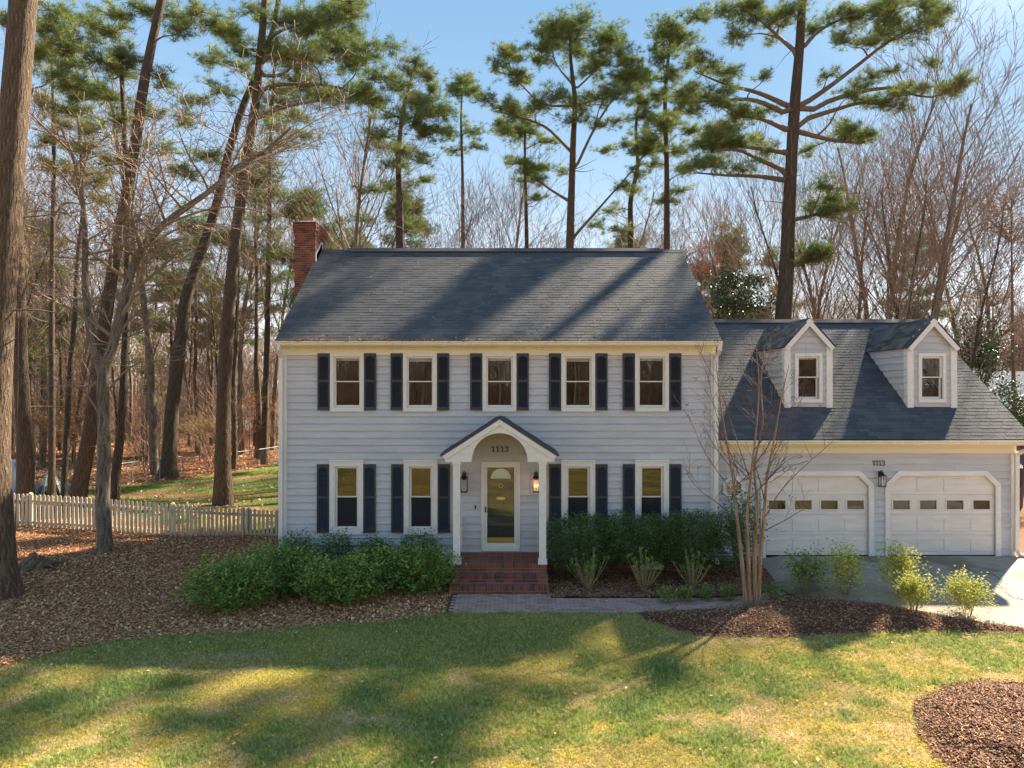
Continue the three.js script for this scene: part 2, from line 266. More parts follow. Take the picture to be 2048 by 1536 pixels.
function grassColor(x, D) {
  const a = 0.55 * fbm(x * 0.55, D * 0.8, 80, 4) + 0.45 * fbm(x * 2.4, D * 3.0, 83, 3), b = 0.5 * fbm(x * 1.1 + 9, D * 1.5, 81, 3) + 0.5 * fbm(x * 4.2, D * 5.5, 84, 3), shadeGreen = ss(11.2, 13.2, D - 0.05 * x + 2.2 * (a - 0.5)) * (1 - ss(2.5, 4.5, x));
  let c = mixc(OLIVE, MOSS, ss(0.45, 0.62, a)); c = mixc(c, STRAW, ss(0.5, 0.66, b) * 0.85); c = mixc(c, GREEN, ss(0.50, 0.63, 0.6 * fbm(x * 0.7 + 5, D * 0.9 + 3, 82, 3) + 0.4 * fbm(x * 3.1, D * 4.3, 87, 3)) * 0.9);
  c = mixc(c, mixc(GREEN, OLIVE, a), 0.62 * shadeGreen);   // greener turf along the house shadow, its shade put into the colour
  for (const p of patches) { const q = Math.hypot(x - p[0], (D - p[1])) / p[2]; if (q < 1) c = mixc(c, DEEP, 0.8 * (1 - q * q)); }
  for (const p of deadPatch) { const q = Math.hypot((x - p[0]) / p[2], (D - p[1]) / p[3]); if (q < 1.3) c = mixc(c, [0.62, 0.5, 0.33], 0.9 * (1 - ss(0.7, 1.3, q))); }
  return c;
}
const backColor = (x, D) => { const a = fbm(x * 0.5, D * 0.3, 85, 4), b = fbm(x * 1.1, D * 0.8, 86, 3); return mixc(mixc([0.26, 0.40, 0.05], [0.15, 0.27, 0.04], ss(0.4, 0.6, b)), mixc(STRAW, [0.40, 0.27, 0.12], b), ss(0.52, 0.66, a) * 0.8); };
const soilUnder = (c) => [c[0] * 1.1, c[1] * 1.1, c[2] * 1.1];
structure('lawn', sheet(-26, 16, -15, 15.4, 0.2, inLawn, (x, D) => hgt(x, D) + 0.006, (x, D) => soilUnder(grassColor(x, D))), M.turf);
structure('lawn', sheet(-30, 10, 22, 50, 0.5, inBack, (x, D) => hgt(x, D) + 0.006, (x, D) => soilUnder(backColor(x, D))), M.turf);
structure('driveway', sheet(6, 20.5, -9, 18.5, 0.25, inDrive, (x, D) => hgt(x, D) + 0.022), M.concrete);
{ // cracks in the slab: fine dark seams, open and a little below the surface edge
  const seams = [[[1960, 1142], [1985, 1150], [2003, 1162], [1998, 1172], [2010, 1185], [2022, 1196], [2048, 1202]], [[1700, 1178], [1690, 1165], [1720, 1150]]];
  const gs = seams.map((s) => { const q = []; for (let i = 0; i < s.length - 1; i++) for (let k = 0; k < 6; k++) { const [x, D] = onGround(s[i][0] + (s[i + 1][0] - s[i][0]) * k / 6, s[i][1] + (s[i + 1][1] - s[i][1]) * k / 6); q.push(V(x + R(-0.02, 0.02), hgt(x, D) + 0.022, -D)); } return tube(q, q.map(() => R(0.004, 0.011)), 4); });
  structure('driveway_crack', merge(gs), std(lin(0.03, 0.025, 0.02), 1));
}
structure('mulch_bed', sheet(0.6, 7, 15.5, 18.6, 0.1, inBedR, (x, D) => hgt(x, D) + 0.03 + 0.04 * fbm(x * 3, D * 3, 90, 3)), M.mulch);
structure('mulch_bed', sheet(2.4, 12.4, 12.4, 15.9, 0.1, inBedF, (x, D) => hgt(x, D) + 0.01 + 0.09 * ss(0, 0.5, inBedF(x, D)) + 0.06 * fbm(x * 3, D * 3, 91, 3) * ss(0, 0.2, inBedF(x, D))), M.mulch);
structure('mulch_bed', sheet(5, 11.5, 6, 12.2, 0.1, inRound, (x, D) => hgt(x, D) + 0.01 + 0.22 * ss(0, 1.4, inRound(x, D)) + 0.09 * fbm(x * 3, D * 3, 92, 3) * ss(0, 0.3, inRound(x, D))), M.mulch);
const mulchTop = (x, D) => { const a = inRound(x, D), b = inBedF(x, D); return a > 0 ? hgt(x, D) + 0.01 + 0.22 * ss(0, 1.4, a) + 0.09 * fbm(x * 3, D * 3, 92, 3) * ss(0, 0.3, a) : b > 0 ? hgt(x, D) + 0.01 + 0.09 * ss(0, 0.5, b) + 0.06 * fbm(x * 3, D * 3, 91, 3) * ss(0, 0.2, b) : hgt(x, D) + 0.03 + 0.04 * fbm(x * 3, D * 3, 90, 3); };
// a street beyond the lawn, behind the camera, mirrored in the lower panes
structure('road', (() => { const g = new THREE.PlaneGeometry(120, 7, 1, 1); g.rotateX(-Math.PI / 2); g.translate(0, 0.09, 14); return g; })(), std(lin(0.06, 0.06, 0.062), 0.9, { map: rep(gritTex, 40, 3) }));

// grass blades, straw, leaves and bark chips, each kind one mass
{
  const c = new Copies();
  const n = 165000;
  for (let i = 0; i < n; i++) {
    const D = 7.6 + 7.6 * Math.pow(rnd(), 0.9), w = D * 0.79, x = R(-w, w);
    if (inLawn(x, D) < -0.12 * rnd() || inRound(x, D) > 0.06 || inBedF(x, D) > 0.02 || inDrive(x, D) > 0) continue;
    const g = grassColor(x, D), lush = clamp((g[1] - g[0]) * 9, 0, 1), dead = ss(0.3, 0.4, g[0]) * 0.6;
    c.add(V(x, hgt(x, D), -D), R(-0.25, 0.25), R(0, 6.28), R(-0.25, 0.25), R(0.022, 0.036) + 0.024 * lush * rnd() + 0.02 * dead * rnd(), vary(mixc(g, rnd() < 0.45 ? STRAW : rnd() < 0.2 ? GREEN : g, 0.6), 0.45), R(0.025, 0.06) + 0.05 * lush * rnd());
  }
  c.build('grass', grassShape, M.leafStuff, scene); 
  tag(scene.children.at(-1), 'short spring grass of the front lawn with straw and moss', 'grass');
}
{
  const c = new Copies();
  for (let i = 0; i < 42000; i++) { const D = R(22.5, 49), x = R(-0.78 * D, 8); if (inBack(x, D) < 0 || x > -0.3 * D + 1) continue; const g = backColor(x, D); c.add(V(x, hgt(x, D), -D), R(-0.3, 0.3), R(0, 6.28), R(-0.3, 0.3), R(0.05, 0.1), vary(g, 0.35), R(0.05, 0.11)); }
  c.build('grass', grassShape, M.leafStuff, scene); tag(scene.children.at(-1), 'bright green back yard grass beyond the picket fence', 'grass');
}
const LEAFC = [[0.66, 0.34, 0.16], [0.58, 0.275, 0.12], [0.68, 0.385, 0.19], [0.47, 0.215, 0.095], [0.72, 0.47, 0.27], [0.62, 0.30, 0.135]];
{
  const c = new Copies();
  for (let i = 0; i < 80000; i++) {
    const D = R(11.2, 24), x = R(-0.8 * D, -1.3);
    const l = inLawn(x, D); if (l > 0 && rnd() > 0.02 * Math.exp(-l * 1.2)) continue; if (x > -6.1 && D > 18) continue; if (D > 22.6 && rnd() < 0.7) continue; if (D < 15 && x > -1.4) continue; if (x > -1.46 && D > 14.9) continue;
    c.add(V(x, hgt(x, D) + R(0.008, 0.03), -D), R(-0.5, 0.5), R(0, 6.28), R(-0.5, 0.5), rnd() < 0.5 ? R(0.03, 0.06) : R(0.05, 0.10), vary(LEAFC[Math.floor(rnd() * 6)], 0.15), R(0.03, 0.08));
  }
  for (let i = 0; i < 420; i++) { const D = R(8, 16), x = R(-0.75 * D, 0.75 * D); if (inDrive(x, D) > 0 && rnd() < 0.8) continue; c.add(V(x, (inRound(x, D) > 0 || inBedF(x, D) > 0 || inBedR(x, D) > 0 ? mulchTop(x, D) : hgt(x, D) + 0.03) + 0.02, -D), R(-0.4, 0.4), R(0, 6.28), R(-0.4, 0.4), R(0.04, 0.08), vary(LEAFC[Math.floor(rnd() * 6)], 0.3)); }
  const straw = new Copies(), strawShape = fan([[0, 0, -0.012, 0, 0, 0.012, 1, 0.03, 0], [0, 0, 0, 0, 0.02, 0, 0.9, 0.02, 0.16]]);
  for (let i = 0; i < 42000; i++) { const D = R(11.2, 23), x = R(-0.8 * D, -1.45); if (inLawn(x, D) > 0.03 || (x > -6.1 && D > 18)) continue; straw.add(V(x, hgt(x, D) + R(0.02, 0.045), -D), R(-0.15, 0.15), R(0, 6.28), R(-0.12, 0.12), R(0.09, 0.2), vary([0.58, 0.28, 0.12], 0.3)); }
  straw.build('pine_straw', strawShape, M.litter, scene); tag(scene.children.at(-1), 'rusty pine straw strewn over the leaves left of the house', 'pine straw');
  c.build('fallen_leaves', leafShape, M.litter, scene); tag(scene.children.at(-1), 'brown fallen leaves covering the ground left of the house', 'leaves');
}
{
  const c = new Copies();
  for (let i = 0; i < 60000; i++) { const D = 24 + 70 * Math.pow(rnd(), 1.6), x = R(-0.8 * D, 0.05 * D); if (inBack(x, D) > 0.3 && rnd() < 0.93) continue; c.add(V(x, hgt(x, D) + R(0.01, 0.07), -D), R(-0.6, 0.6), R(0, 6.28), R(-0.6, 0.6), R(0.1, 0.22), vary(LEAFC[Math.floor(rnd() * 6)], 0.3)); }
  c.build('fallen_leaves', leafShape, M.litter, scene); tag(scene.children.at(-1), 'rust brown leaf litter on the floor of the woods', 'leaves');
}
{
  const chip = new THREE.BoxGeometry(1, 0.16, 0.3), c = new Copies(), MC = [[0.29, 0.135, 0.07], [0.22, 0.10, 0.055], [0.37, 0.175, 0.085], [0.15, 0.07, 0.043], [0.45, 0.26, 0.14]];
  for (let i = 0; i < 62000; i++) {
    const k = rnd(); let x, D, ok;
    if (k < 0.52) { x = R(5, 9.5); D = R(7.4, 12); ok = inRound(x, D) > -0.06 * rnd(); } else if (k < 0.82) { x = R(2.4, 12); D = R(12.6, 15.7); ok = inBedF(x, D) > -0.04 * rnd(); } else { x = R(0.9, 6.5); D = R(15.9, 18.2); ok = inBedR(x, D) > 0; }
    if (!ok) continue;
    c.add(V(x, mulchTop(x, D) + R(-0.004, 0.014), -D), R(-0.6, 0.6), R(0, 6.28), R(-0.5, 0.5), R(0.022, 0.062), vary(MC[Math.floor(rnd() * 5)], 0.3));
  }
  c.build('mulch_chips', chip, M.litter, scene); tag(scene.children.at(-1), 'shredded red brown bark mulch lying in the planting beds', 'mulch');
}

// ================= THE HOUSE =================
// front of the main block stands at depth 18.2, of the garage wing at 18.5
const FRONT = 18.2, fx = (px) => (px - 1024) / 75, fy = (py) => EYE + (775 - py) / 75;
const GAR = 18.5, gs = F / GAR, gx = (px) => (px - 1024) / gs, gy = (py) => EYE + (775 - py) / gs;
const HX0 = -6.147, HX1 = 5.44, HB = 25.8, GX1 = 13.6;
const house = thing('house', 'two storey blue grey clapboard house with dark shutters and attached garage', 'house');
const part = (n, label) => { const g = new THREE.Group(); g.name = n; if (label) g.userData.label = label; house.add(g); return g; };
const addBox = (n, mat, parent, x0, x1, y0, y1, D0, D1) => mesh(n, bx(x0, x1, y0, y1, -D1, -D0), mat, parent);

const EXP = 0.19;
function boards(parent, x0, x1, y0, y1, D, openings, xr, yStart = y0) {       // lapped boards, cut round openings; xr(y) may narrow a gable
  for (let c = 0, yb = yStart; yb < y1 - 0.01; c++, yb += EXP) {
    const top = Math.min(yb + EXP + 0.012, y1), cuts = [yb, top];
    if (top <= y0) continue;
    for (const o of openings) for (const v of [o[2], o[3]]) if (v > yb + 0.004 && v < top - 0.004) cuts.push(v);
    cuts.sort((a, b) => a - b);
    for (let k = 0; k < cuts.length - 1; k++) {
      const a = Math.max(cuts[k], y0), b = cuts[k + 1], mid = (a + b) / 2; if (b - a < 0.006) continue;
      const [xa, xb] = xr ? xr(a) : [x0, x1]; if (xb - xa < 0.03) continue;
      let spans = [[xa, xb]];
      for (const o of openings) if (mid > o[2] && mid < o[3]) spans = spans.flatMap(([s, e]) => o[1] <= s || o[0] >= e ? [[s, e]] : [[s, Math.min(e, o[0])], [Math.max(s, o[1]), e]].filter((q) => q[1] - q[0] > 0.01));
      for (let [s, e] of spans) {
        const pieces = []; let q = s;
        while (e - q > 4.2) { const l = R(2.4, 3.7); pieces.push([q, q + l - 0.002]); q += l; }
        pieces.push([q, e]);
        const zf = (y) => 0.044 - 0.039 * (y - yb) / (EXP + 0.012);
        for (const [u, w] of pieces) mesh('siding_board', wedge(u, w, a, b, zf(a), zf(b)), M.siding[Math.floor(rnd() * 4)], parent, 0, 0, -D);
      }
    }
  }
}
function holedWall(x0, x1, y0, y1, holes, depth) {
  const s = new THREE.Shape([[x0, y0], [x1, y0], [x1, y1], [x0, y1]].map((p) => new THREE.Vector2(...p)));
  for (const h of holes) s.holes.push(new THREE.Path((h.length === 4 ? [[h[0], h[2]], [h[0], h[3]], [h[1], h[3]], [h[1], h[2]]] : h).map((p) => new THREE.Vector2(...p))));
  return new THREE.ExtrudeGeometry(s, { depth, bevelEnabled: false });
}
// ---- window and shutter makers ----
function frame4(n, mat, parent, x0, x1, y0, y1, w, D0, D1, wb = w, wt = w) {      // mitred look: four pieces as one frame
  return mesh(n, merge([bx(x0, x0 + w, y0, y1, -D1, -D0), bx(x1 - w, x1, y0, y1, -D1, -D0), bx(x0 + w, x1 - w, y0, y0 + wb, -D1, -D0), bx(x0 + w, x1 - w, y1 - wt, y1, -D1, -D0)]), mat, parent);
}
function sashWindow(parent, cx, y0, y1, w, D, o = {}) {
  const g = new THREE.Group(); g.name = 'window'; parent.add(g);
  const x0 = cx - w / 2, x1 = cx + w / 2, tw = o.trim ?? 0.1, mid = (y0 + y1) / 2 + (o.up ?? 0.02);
  frame4('casing', M.trim, g, x0, x1, y0, y1, tw, D - 0.072, D + 0.1, tw * 1.15, tw);
  const a = x0 + tw + 0.002, b = x1 - tw - 0.002, c = y0 + tw * 1.15 + 0.002, d = y1 - tw - 0.002, sw = o.sash ?? 0.045;
  frame4('upper_sash', M.trim, g, a, b, mid - 0.015, d, sw, D + 0.0, D + 0.035, 0.03, sw);
  frame4('lower_sash', M.trim, g, a, b, c, mid + 0.015, sw, D + 0.037, D + 0.07, 0.06, 0.03);
  mesh('pane', bx(a + sw - 0.004, b - sw + 0.004, mid + 0.014, d - sw + 0.004, -D - 0.02, -D - 0.016), M.glass, g);
  mesh('pane', bx(a + sw - 0.004, b - sw + 0.004, c + 0.056, mid - 0.013, -D - 0.056, -D - 0.052), M.glass, g);
  if (o.blind) { const gs_ = []; for (let k = 0; k < o.blind; k++) gs_.push(bx(a + sw + 0.004, b - sw - 0.004, d - sw - 0.035 - k * 0.022, d - sw - 0.02 - k * 0.022, -D - 0.14, -D - 0.12)); gs_.push(bx(a + sw, b - sw, d - sw - 0.012, d - sw + 0.05, -D - 0.15, -D - 0.11)); mesh('blind', merge(gs_), M.blind, g); }
  return g;
}
const slatGeo = new Map();
function shutter(parent, x0, x1, y0, y1, D) {
  const g = new THREE.Group(); g.name = 'shutter'; parent.add(g);
  const st = 0.045, mid = y0 + (y1 - y0) * 0.515, z0 = -D + 0.046, gsl = [];
  frame4('frame', M.shutter, g, x0, x1, y0, y1, st, D - 0.082, D - 0.047, 0.085, 0.075);
  mesh('middle_rail', bx(x0 + st, x1 - st, mid - 0.03, mid + 0.03, z0, z0 + 0.034), M.shutter, g);
  // arched head of the upper louvre field
  const arch = new THREE.Shape(); const w = x1 - x0 - 2 * st; arch.moveTo(-w / 2, 0); arch.lineTo(-w / 2, -0.055); arch.quadraticCurveTo(0, 0.035, w / 2, -0.055); arch.lineTo(w / 2, 0);
  const ag = new THREE.ExtrudeGeometry(arch, { depth: 0.03, bevelEnabled: false, curveSegments: 8 }); ag.translate((x0 + x1) / 2, y1 - 0.074, z0 + 0.003); mesh('arched_head', ag, M.shutter, g);
  mesh('backing', bx(x0 + 0.01, x1 - 0.01, y0 + 0.01, y1 - 0.01, z0, z0 + 0.006), M.shutter, g);
  for (const [a, b] of [[y0 + 0.085, mid - 0.03], [mid + 0.03, y1 - 0.075]]) for (let y = a + 0.012; y < b; y += 0.033) { const s = new THREE.BoxGeometry(x1 - x0 - 2 * st, 0.036, 0.006); s.rotateX(-0.75); s.translate((x0 + x1) / 2, y, z0 + 0.018); gsl.push(s); }
  const l = mesh('louvers', merge(gsl), M.shutter, g); l.userData.kind = 'stuff';
  return g;
}
// ---- main front wall ----
const winX = [695, 840.5, 999, 1156, 1303], winXL = [694, 842, 1156, 1303];
const upper = winX.map((p) => ({ cx: fx(p), y0: 4.30, y1: 5.86 })), lower = winXL.map((p) => ({ cx: fx(p), y0: 1.035, y1: 2.985 })), WW = 0.9;
const DOOR = { x0: fx(963), x1: fx(1040), y0: 0.66, y1: fy(923) };
{
  const w = part('front_wall'), inset = 0.05, y0 = 0.37, y1 = 5.93;
  const rects = [...upper, ...lower].map((q) => [q.cx - WW / 2 + inset, q.cx + WW / 2 - inset, q.y0 + inset, q.y1 - inset]); rects.push([DOOR.x0 + 0.04, DOOR.x1 - 0.04, DOOR.y0 - 0.01, DOOR.y1 - 0.04]);
  boards(w, HX0 + 0.15, HX1 - 0.14, y0, y1, FRONT, rects);
  const holes = [...upper, ...lower].map((q) => [q.cx - WW / 2 + 0.09, q.cx + WW / 2 - 0.09, q.y0 + 0.1, q.y1 - 0.09]); holes.push([DOOR.x0 + 0.08, DOOR.x1 - 0.08, DOOR.y0 + 0.03, DOOR.y1 - 0.08]);
  mesh('sheathing', holedWall(HX0, HX1, 0.3, 6.05, holes, 0.14), M.inside, w, 0, 0, -FRONT - 0.145);
  for (const [a, b] of [[HX0 - 0.01, HX0 + 0.155], [HX1 - 0.145, HX1 + 0.01]]) mesh('corner_board', bx(a, b, 0.33, 5.93, -FRONT, -FRONT + 0.06), M.trim, w);
}
upper.forEach((q, i) => sashWindow(house, q.cx, q.y0, q.y1, WW, FRONT, { blind: 2 + (i % 2), trim: 0.095 }));
lower.forEach((q) => { const g = sashWindow(house, q.cx, q.y0, q.y1, WW, FRONT, { trim: 0.14, sash: 0.055 }); mesh('insect_screen', bx(q.cx - WW / 2 + 0.19, q.cx + WW / 2 - 0.19, q.y0 + 0.2, (q.y0 + q.y1) / 2 + 0.0, -FRONT - 0.034, -FRONT - 0.032), M.screen, g); mesh('head_cap', bx(q.cx - WW / 2 - 0.012, q.cx + WW / 2 + 0.012, q.y1 - 0.002, q.y1 + 0.04, -FRONT - 0.01, -FRONT + 0.10), M.trim, g); mesh('inner_stop', bx(q.cx - WW / 2 + 0.1, q.cx + WW / 2 - 0.1, q.y1 - 0.14, q.y1 - 0.118, -FRONT + 0.073, -FRONT + 0.084), M.trim, g); });
upper.forEach((q) => { for (const s of [-1, 1]) { const a = q.cx + s * (WW / 2 + 0.004), b = a + s * 0.325; shutter(house, Math.min(a, b), Math.max(a, b), 4.335, 5.85, FRONT); } });
lower.forEach((q) => { for (const s of [-1, 1]) { const a = q.cx + s * (WW / 2 + 0.004), b = a + s * 0.325; shutter(house, Math.min(a, b), Math.max(a, b), 1.09, 2.905, FRONT); } });
// shell: side and back walls, floors, so that the rooms are closed
addBox('side_wall', M.siding[1], house, HX0, HX0 + 0.14, 0.3, 6.05, FRONT + 0.15, HB);
addBox('side_wall', M.siding[1], house, HX1 - 0.14, HX1, 0.3, 6.05, FRONT + 0.15, HB);
addBox('back_wall', M.siding[1], house, HX0 + 0.141, HX1 - 0.141, 0.3, 6.05, HB - 0.14, HB);
addBox('room_floor', M.inside, house, HX0 + 0.142, HX1 - 0.142, 0.45, 0.6, FRONT + 0.15, HB - 0.15);
addBox('room_floor', M.inside, house, HX0 + 0.142, HX1 - 0.142, 3.3, 3.6, FRONT + 0.15, HB - 0.15);
addBox('room_ceiling', M.inside, house, HX0 + 0.142, HX1 - 0.142, 6.06, 6.12, FRONT + 0.0, HB - 0.15);
for (const x of [-3.2, 1.1]) addBox('room_partition', M.inside, house, x, x + 0.12, 0.61, 3.29, FRONT + 0.5, HB - 0.16);
for (const x of [-3.5, -1.2, 1.0, 3.2]) addBox('room_partition', M.inside, house, x, x + 0.12, 3.61, 6.05, FRONT + 0.3, HB - 0.16);
addBox('room_partition', M.inside, house, HX0 + 0.15, HX1 - 0.15, 0.61, 3.29, 22, 22.1);
addBox('room_partition', M.inside, house, HX0 + 0.15, HX1 - 0.15, 3.61, 6.05, 22, 22.1);
// left gable and foundation
{
  const s = new THREE.Shape([[-FRONT, 6.06], [-HB, 6.06], [-22, 9.2]].map((p) => new THREE.Vector2(...p)));
  for (const [x, d] of [[HX0, 0.12], [HX1 - 0.12, 0.12]]) { const g = new THREE.ExtrudeGeometry(s, { depth: d, bevelEnabled: false }); g.rotateY(-Math.PI / 2); g.translate(x + d, 0, 0); mesh('gable_wall', g, M.siding[2], house); }
}
{
  const f = part('foundation'); mesh('mortar', bx(HX0 + 0.03, HX1 - 0.03, -0.5, 0.365, -HB + 0.05, -FRONT - 0.005), M.mortar, f);
  const bg = new THREE.BoxGeometry(0.194, 0.062, 0.05);
  for (let c = 0; c < 5; c++) for (let x = 0.92 + (c % 2) * 0.1; x < HX1 - 0.1; x += 0.205) mesh('brick', bg, M.brick[Math.floor(rnd() * 5)], f, x + 0.1, 0.33 - c * 0.074, -FRONT + 0.002);
  const vg = [bx(fx(1283), fx(1322), 0.1, 0.27, -FRONT + 0.03, -FRONT + 0.036)]; for (let k = 0; k < 5; k++) { const s = bx(fx(1283), fx(1322), -0.01, 0.01, -0.012, 0.012); s.rotateX(0.6); s.translate(0, 0.12 + k * 0.033, -FRONT + 0.05); vg.push(s); }
  mesh('vent', merge(vg), M.trim, f);
}
// ---- eaves: frieze, soffit, gutter, downspouts ----
function gutterShape(x0, x1, y, D) {               // K-style profile run along x
  const s = new THREE.Shape([[0, 0], [0.085, 0], [0.10, 0.02], [0.10, 0.045], [0.125, 0.075], [0.125, 0.105], [0.118, 0.105], [0.112, 0.08], [0.088, 0.045], [0.08, 0.012], [0.008, 0.012], [0.008, 0.105], [0, 0.105]].map((p) => new THREE.Vector2(...p)));
  const g = new THREE.ExtrudeGeometry(s, { depth: x1 - x0, bevelEnabled: false }); g.rotateY(-Math.PI / 2); g.scale(1, 1, 1); g.translate(x1, 0, 0);
  // after the turn the profile points to +z
  g.translate(0, y, -D); return g;
}
function roundBar(pts, w, d) {                      // rectangular pipe along points
  return merge(pts.slice(1).map((b, i) => { const a = pts[i], l = a.distanceTo(b) + 0.02, g = new THREE.BoxGeometry(w, l, d, 1, 1, 1); g.applyQuaternion(new THREE.Quaternion().setFromUnitVectors(V(0, 1, 0), b.clone().sub(a).normalize())); g.translate((a.x + b.x) / 2, (a.y + b.y) / 2, (a.z + b.z) / 2); return g; }));
}
const MEY = 6.05;                                  // underside of the main eave
mesh('frieze_board', bx(HX0 + 0.02, HX1 - 0.02, 5.8, 6.0, -FRONT, -FRONT + 0.066), M.bounceTrim, house);
mesh('crown_moulding', (() => { const s = new THREE.Shape([[0, 0], [0.03, 0], [0.05, 0.04], [0.10, 0.08], [0.12, 0.1], [0, 0.1]].map((p) => new THREE.Vector2(...p))); const g = new THREE.ExtrudeGeometry(s, { depth: HX1 - HX0 - 0.06, bevelEnabled: false }); g.rotateY(-Math.PI / 2); g.translate(HX1 - 0.03, 5.945, -FRONT + 0.067); return g; })(), M.bounceTrim, house);
mesh('soffit', bx(HX0 - 0.03, HX1 + 0.02, 6.045, 6.06, -FRONT + 0.0, -17.9), M.bounceTrim, house);
mesh('fascia', bx(HX0 - 0.05, HX1 + 0.03, 6.02, 6.145, -17.898, -17.875), M.bounceTrim, house);
mesh('gutter', gutterShape(HX0 - 0.05, HX1 + 0.05, 6.045, 17.872), M.bounceTrim, house);
mesh('downspout', roundBar([V(HX1 - 0.02, 6.05, -17.8), V(HX1 - 0.02, 5.92, -17.82), V(HX1 - 0.045, 5.74, -18.06), V(HX1 - 0.045, 0.42, -18.07), V(HX1 - 0.045, 0.30, -17.95)], 0.105, 0.075), M.trim, house);
mesh('downspout', roundBar([V(HX0 + 0.07, 6.05, -17.8), V(HX0 + 0.05, 5.93, -17.82), V(HX0 + 0.03, 5.74, -18.06), V(HX0 + 0.03, 0.3, -18.07)], 0.1, 0.075), M.trim, house);

// ---- roofs of separate shingle tabs ----
// a slope from the eave (yE at depth DE) up to the ridge (yR at DR), x0..x1 along the eave
function slopeTabs(roof, x0, x1, yE, DE, yR, DR, row, tab, nParts, skip) {
  const L = Math.hypot(DR - DE, yR - yE), ang = Math.atan2(yR - yE, DR - DE), rows = Math.floor(L / row), rest = [], restCol = [];
  const lie = (g) => { g.rotateX(ang); return g; };
  let made = 0;
  const tones = M.shingle.map((m) => m.color);
  const cache = new Map();
  for (let r = 0; r < rows; r++) {
    const s = r * row; let x = x0 - (r % 2 ? tab * 0.5 : 0) - (r % 3) * 0.05;
    while (x < x1 - 0.01) {
      const a = Math.max(x, x0), b = Math.min(x + tab - 0.007, x1); x += tab; if (b - a < 0.02) continue;
      const drop = (hash(r, Math.floor(x * 10), 3) - 0.5) * 0.014, k = Math.floor(hash(Math.floor(x * 3.2), r, 9) * 4.99), th = 0.012 + 0.005 * hash(r, Math.floor(x * 7), 4);
      const yy = yE + Math.sin(ang) * s, DD = DE + Math.cos(ang) * s, cx = (a + b) / 2;
      if (skip && skip(cx, DD)) continue;
      const key = [(b - a).toFixed(3), k % 3].join();
      const tw = [0.0065, 0.008, 0.0095][k % 3];
      const mk = () => { const g = wedge(-(b - a) / 2, (b - a) / 2, 0, row * 1.12, tw, 0.003); g.rotateX(ang - Math.PI / 2); return g; };
      const px_ = [cx, yy - Math.sin(ang) * drop * -1, -(DD + Math.cos(ang) * drop)];
      if (made < nParts) { if (!cache.has(key)) cache.set(key, mk()); mesh('shingle', cache.get(key), M.shingle[k], roof, ...px_); made++; }
      else { const g = mk(); g.translate(...px_); const c = tones[k], n = g.attributes.position.count, arr = new Float32Array(n * 3); for (let i = 0; i < n; i++) arr.set([c.r, c.g, c.b], i * 3); g.setAttribute('color', new THREE.BufferAttribute(arr, 3)); rest.push(g); }
    }
  }
  if (rest.length) { const m = mesh('shingles', mergeGeometries(rest), M.shingleMix, roof); m.userData.kind = 'stuff'; }
}
function roofDeck(roof, x0, x1, yE, DE, yR, DR, th = 0.03) {
  const L = Math.hypot(DR - DE, yR - yE), ang = Math.atan2(yR - yE, DR - DE), g = new THREE.BoxGeometry(x1 - x0, th, L); g.translate(0, -th / 2 - 0.001, -L / 2); g.rotateX(ang); g.translate((x0 + x1) / 2, yE, -DE);
  return mesh('roof_deck', g, M.roofDeck, roof);
}
const mainRoof = part('roof', 'dark charcoal shingle roof over the main block');
const ME = { y: 6.165, D: 17.85, yR: 9.37, DR: 22.0 };
roofDeck(mainRoof, HX0 - 0.05, HX1 + 0.04, ME.y, ME.D, ME.yR, ME.DR);
slopeTabs(mainRoof, HX0 - 0.06, HX1 + 0.05, ME.y + 0.002, ME.D, ME.yR, ME.DR, 0.14, 0.305, 290);
{ const g = roofDeck(mainRoof, HX0 - 0.05, HX1 + 0.04, 0, 0, ME.yR - ME.y, ME.DR - ME.D, 0.05); g.geometry.rotateY(Math.PI); g.geometry.translate(HX0 + HX1 - 0.01, ME.y, -2 * ME.DR + ME.D); }
const ridgeVent = (roof, x0, x1, y, D) => { const s = new THREE.Shape([[-0.17, -0.115], [-0.17, -0.09], [-0.03, 0.03], [0.03, 0.03], [0.17, -0.09], [0.17, -0.115], [0, 0]].map((p) => new THREE.Vector2(...p))); const g = new THREE.ExtrudeGeometry(s, { depth: x1 - x0, bevelEnabled: false }); g.rotateY(Math.PI / 2); g.translate(x0, y + 0.035, -D); return mesh('ridge_vent', g, M.shingle[0], roof); };
ridgeVent(mainRoof, fx(694) * 22 / 18.2 * 0.985, 4.75, ME.yR, ME.DR);
{ const s = new THREE.Shape([[-0.16, -0.135], [-0.16, -0.12], [0, 0.012], [0.16, -0.12], [0.16, -0.135], [0, 0]].map((p) => new THREE.Vector2(...p))); for (const [a, b] of [[HX0 - 0.06, -5.25], [4.75, HX1 + 0.05]]) { const g = new THREE.ExtrudeGeometry(s, { depth: b - a, bevelEnabled: false }); g.rotateY(Math.PI / 2); g.translate(a, ME.yR + 0.012, -ME.DR); mesh('ridge_cap', g, M.shingle[2], mainRoof); } }
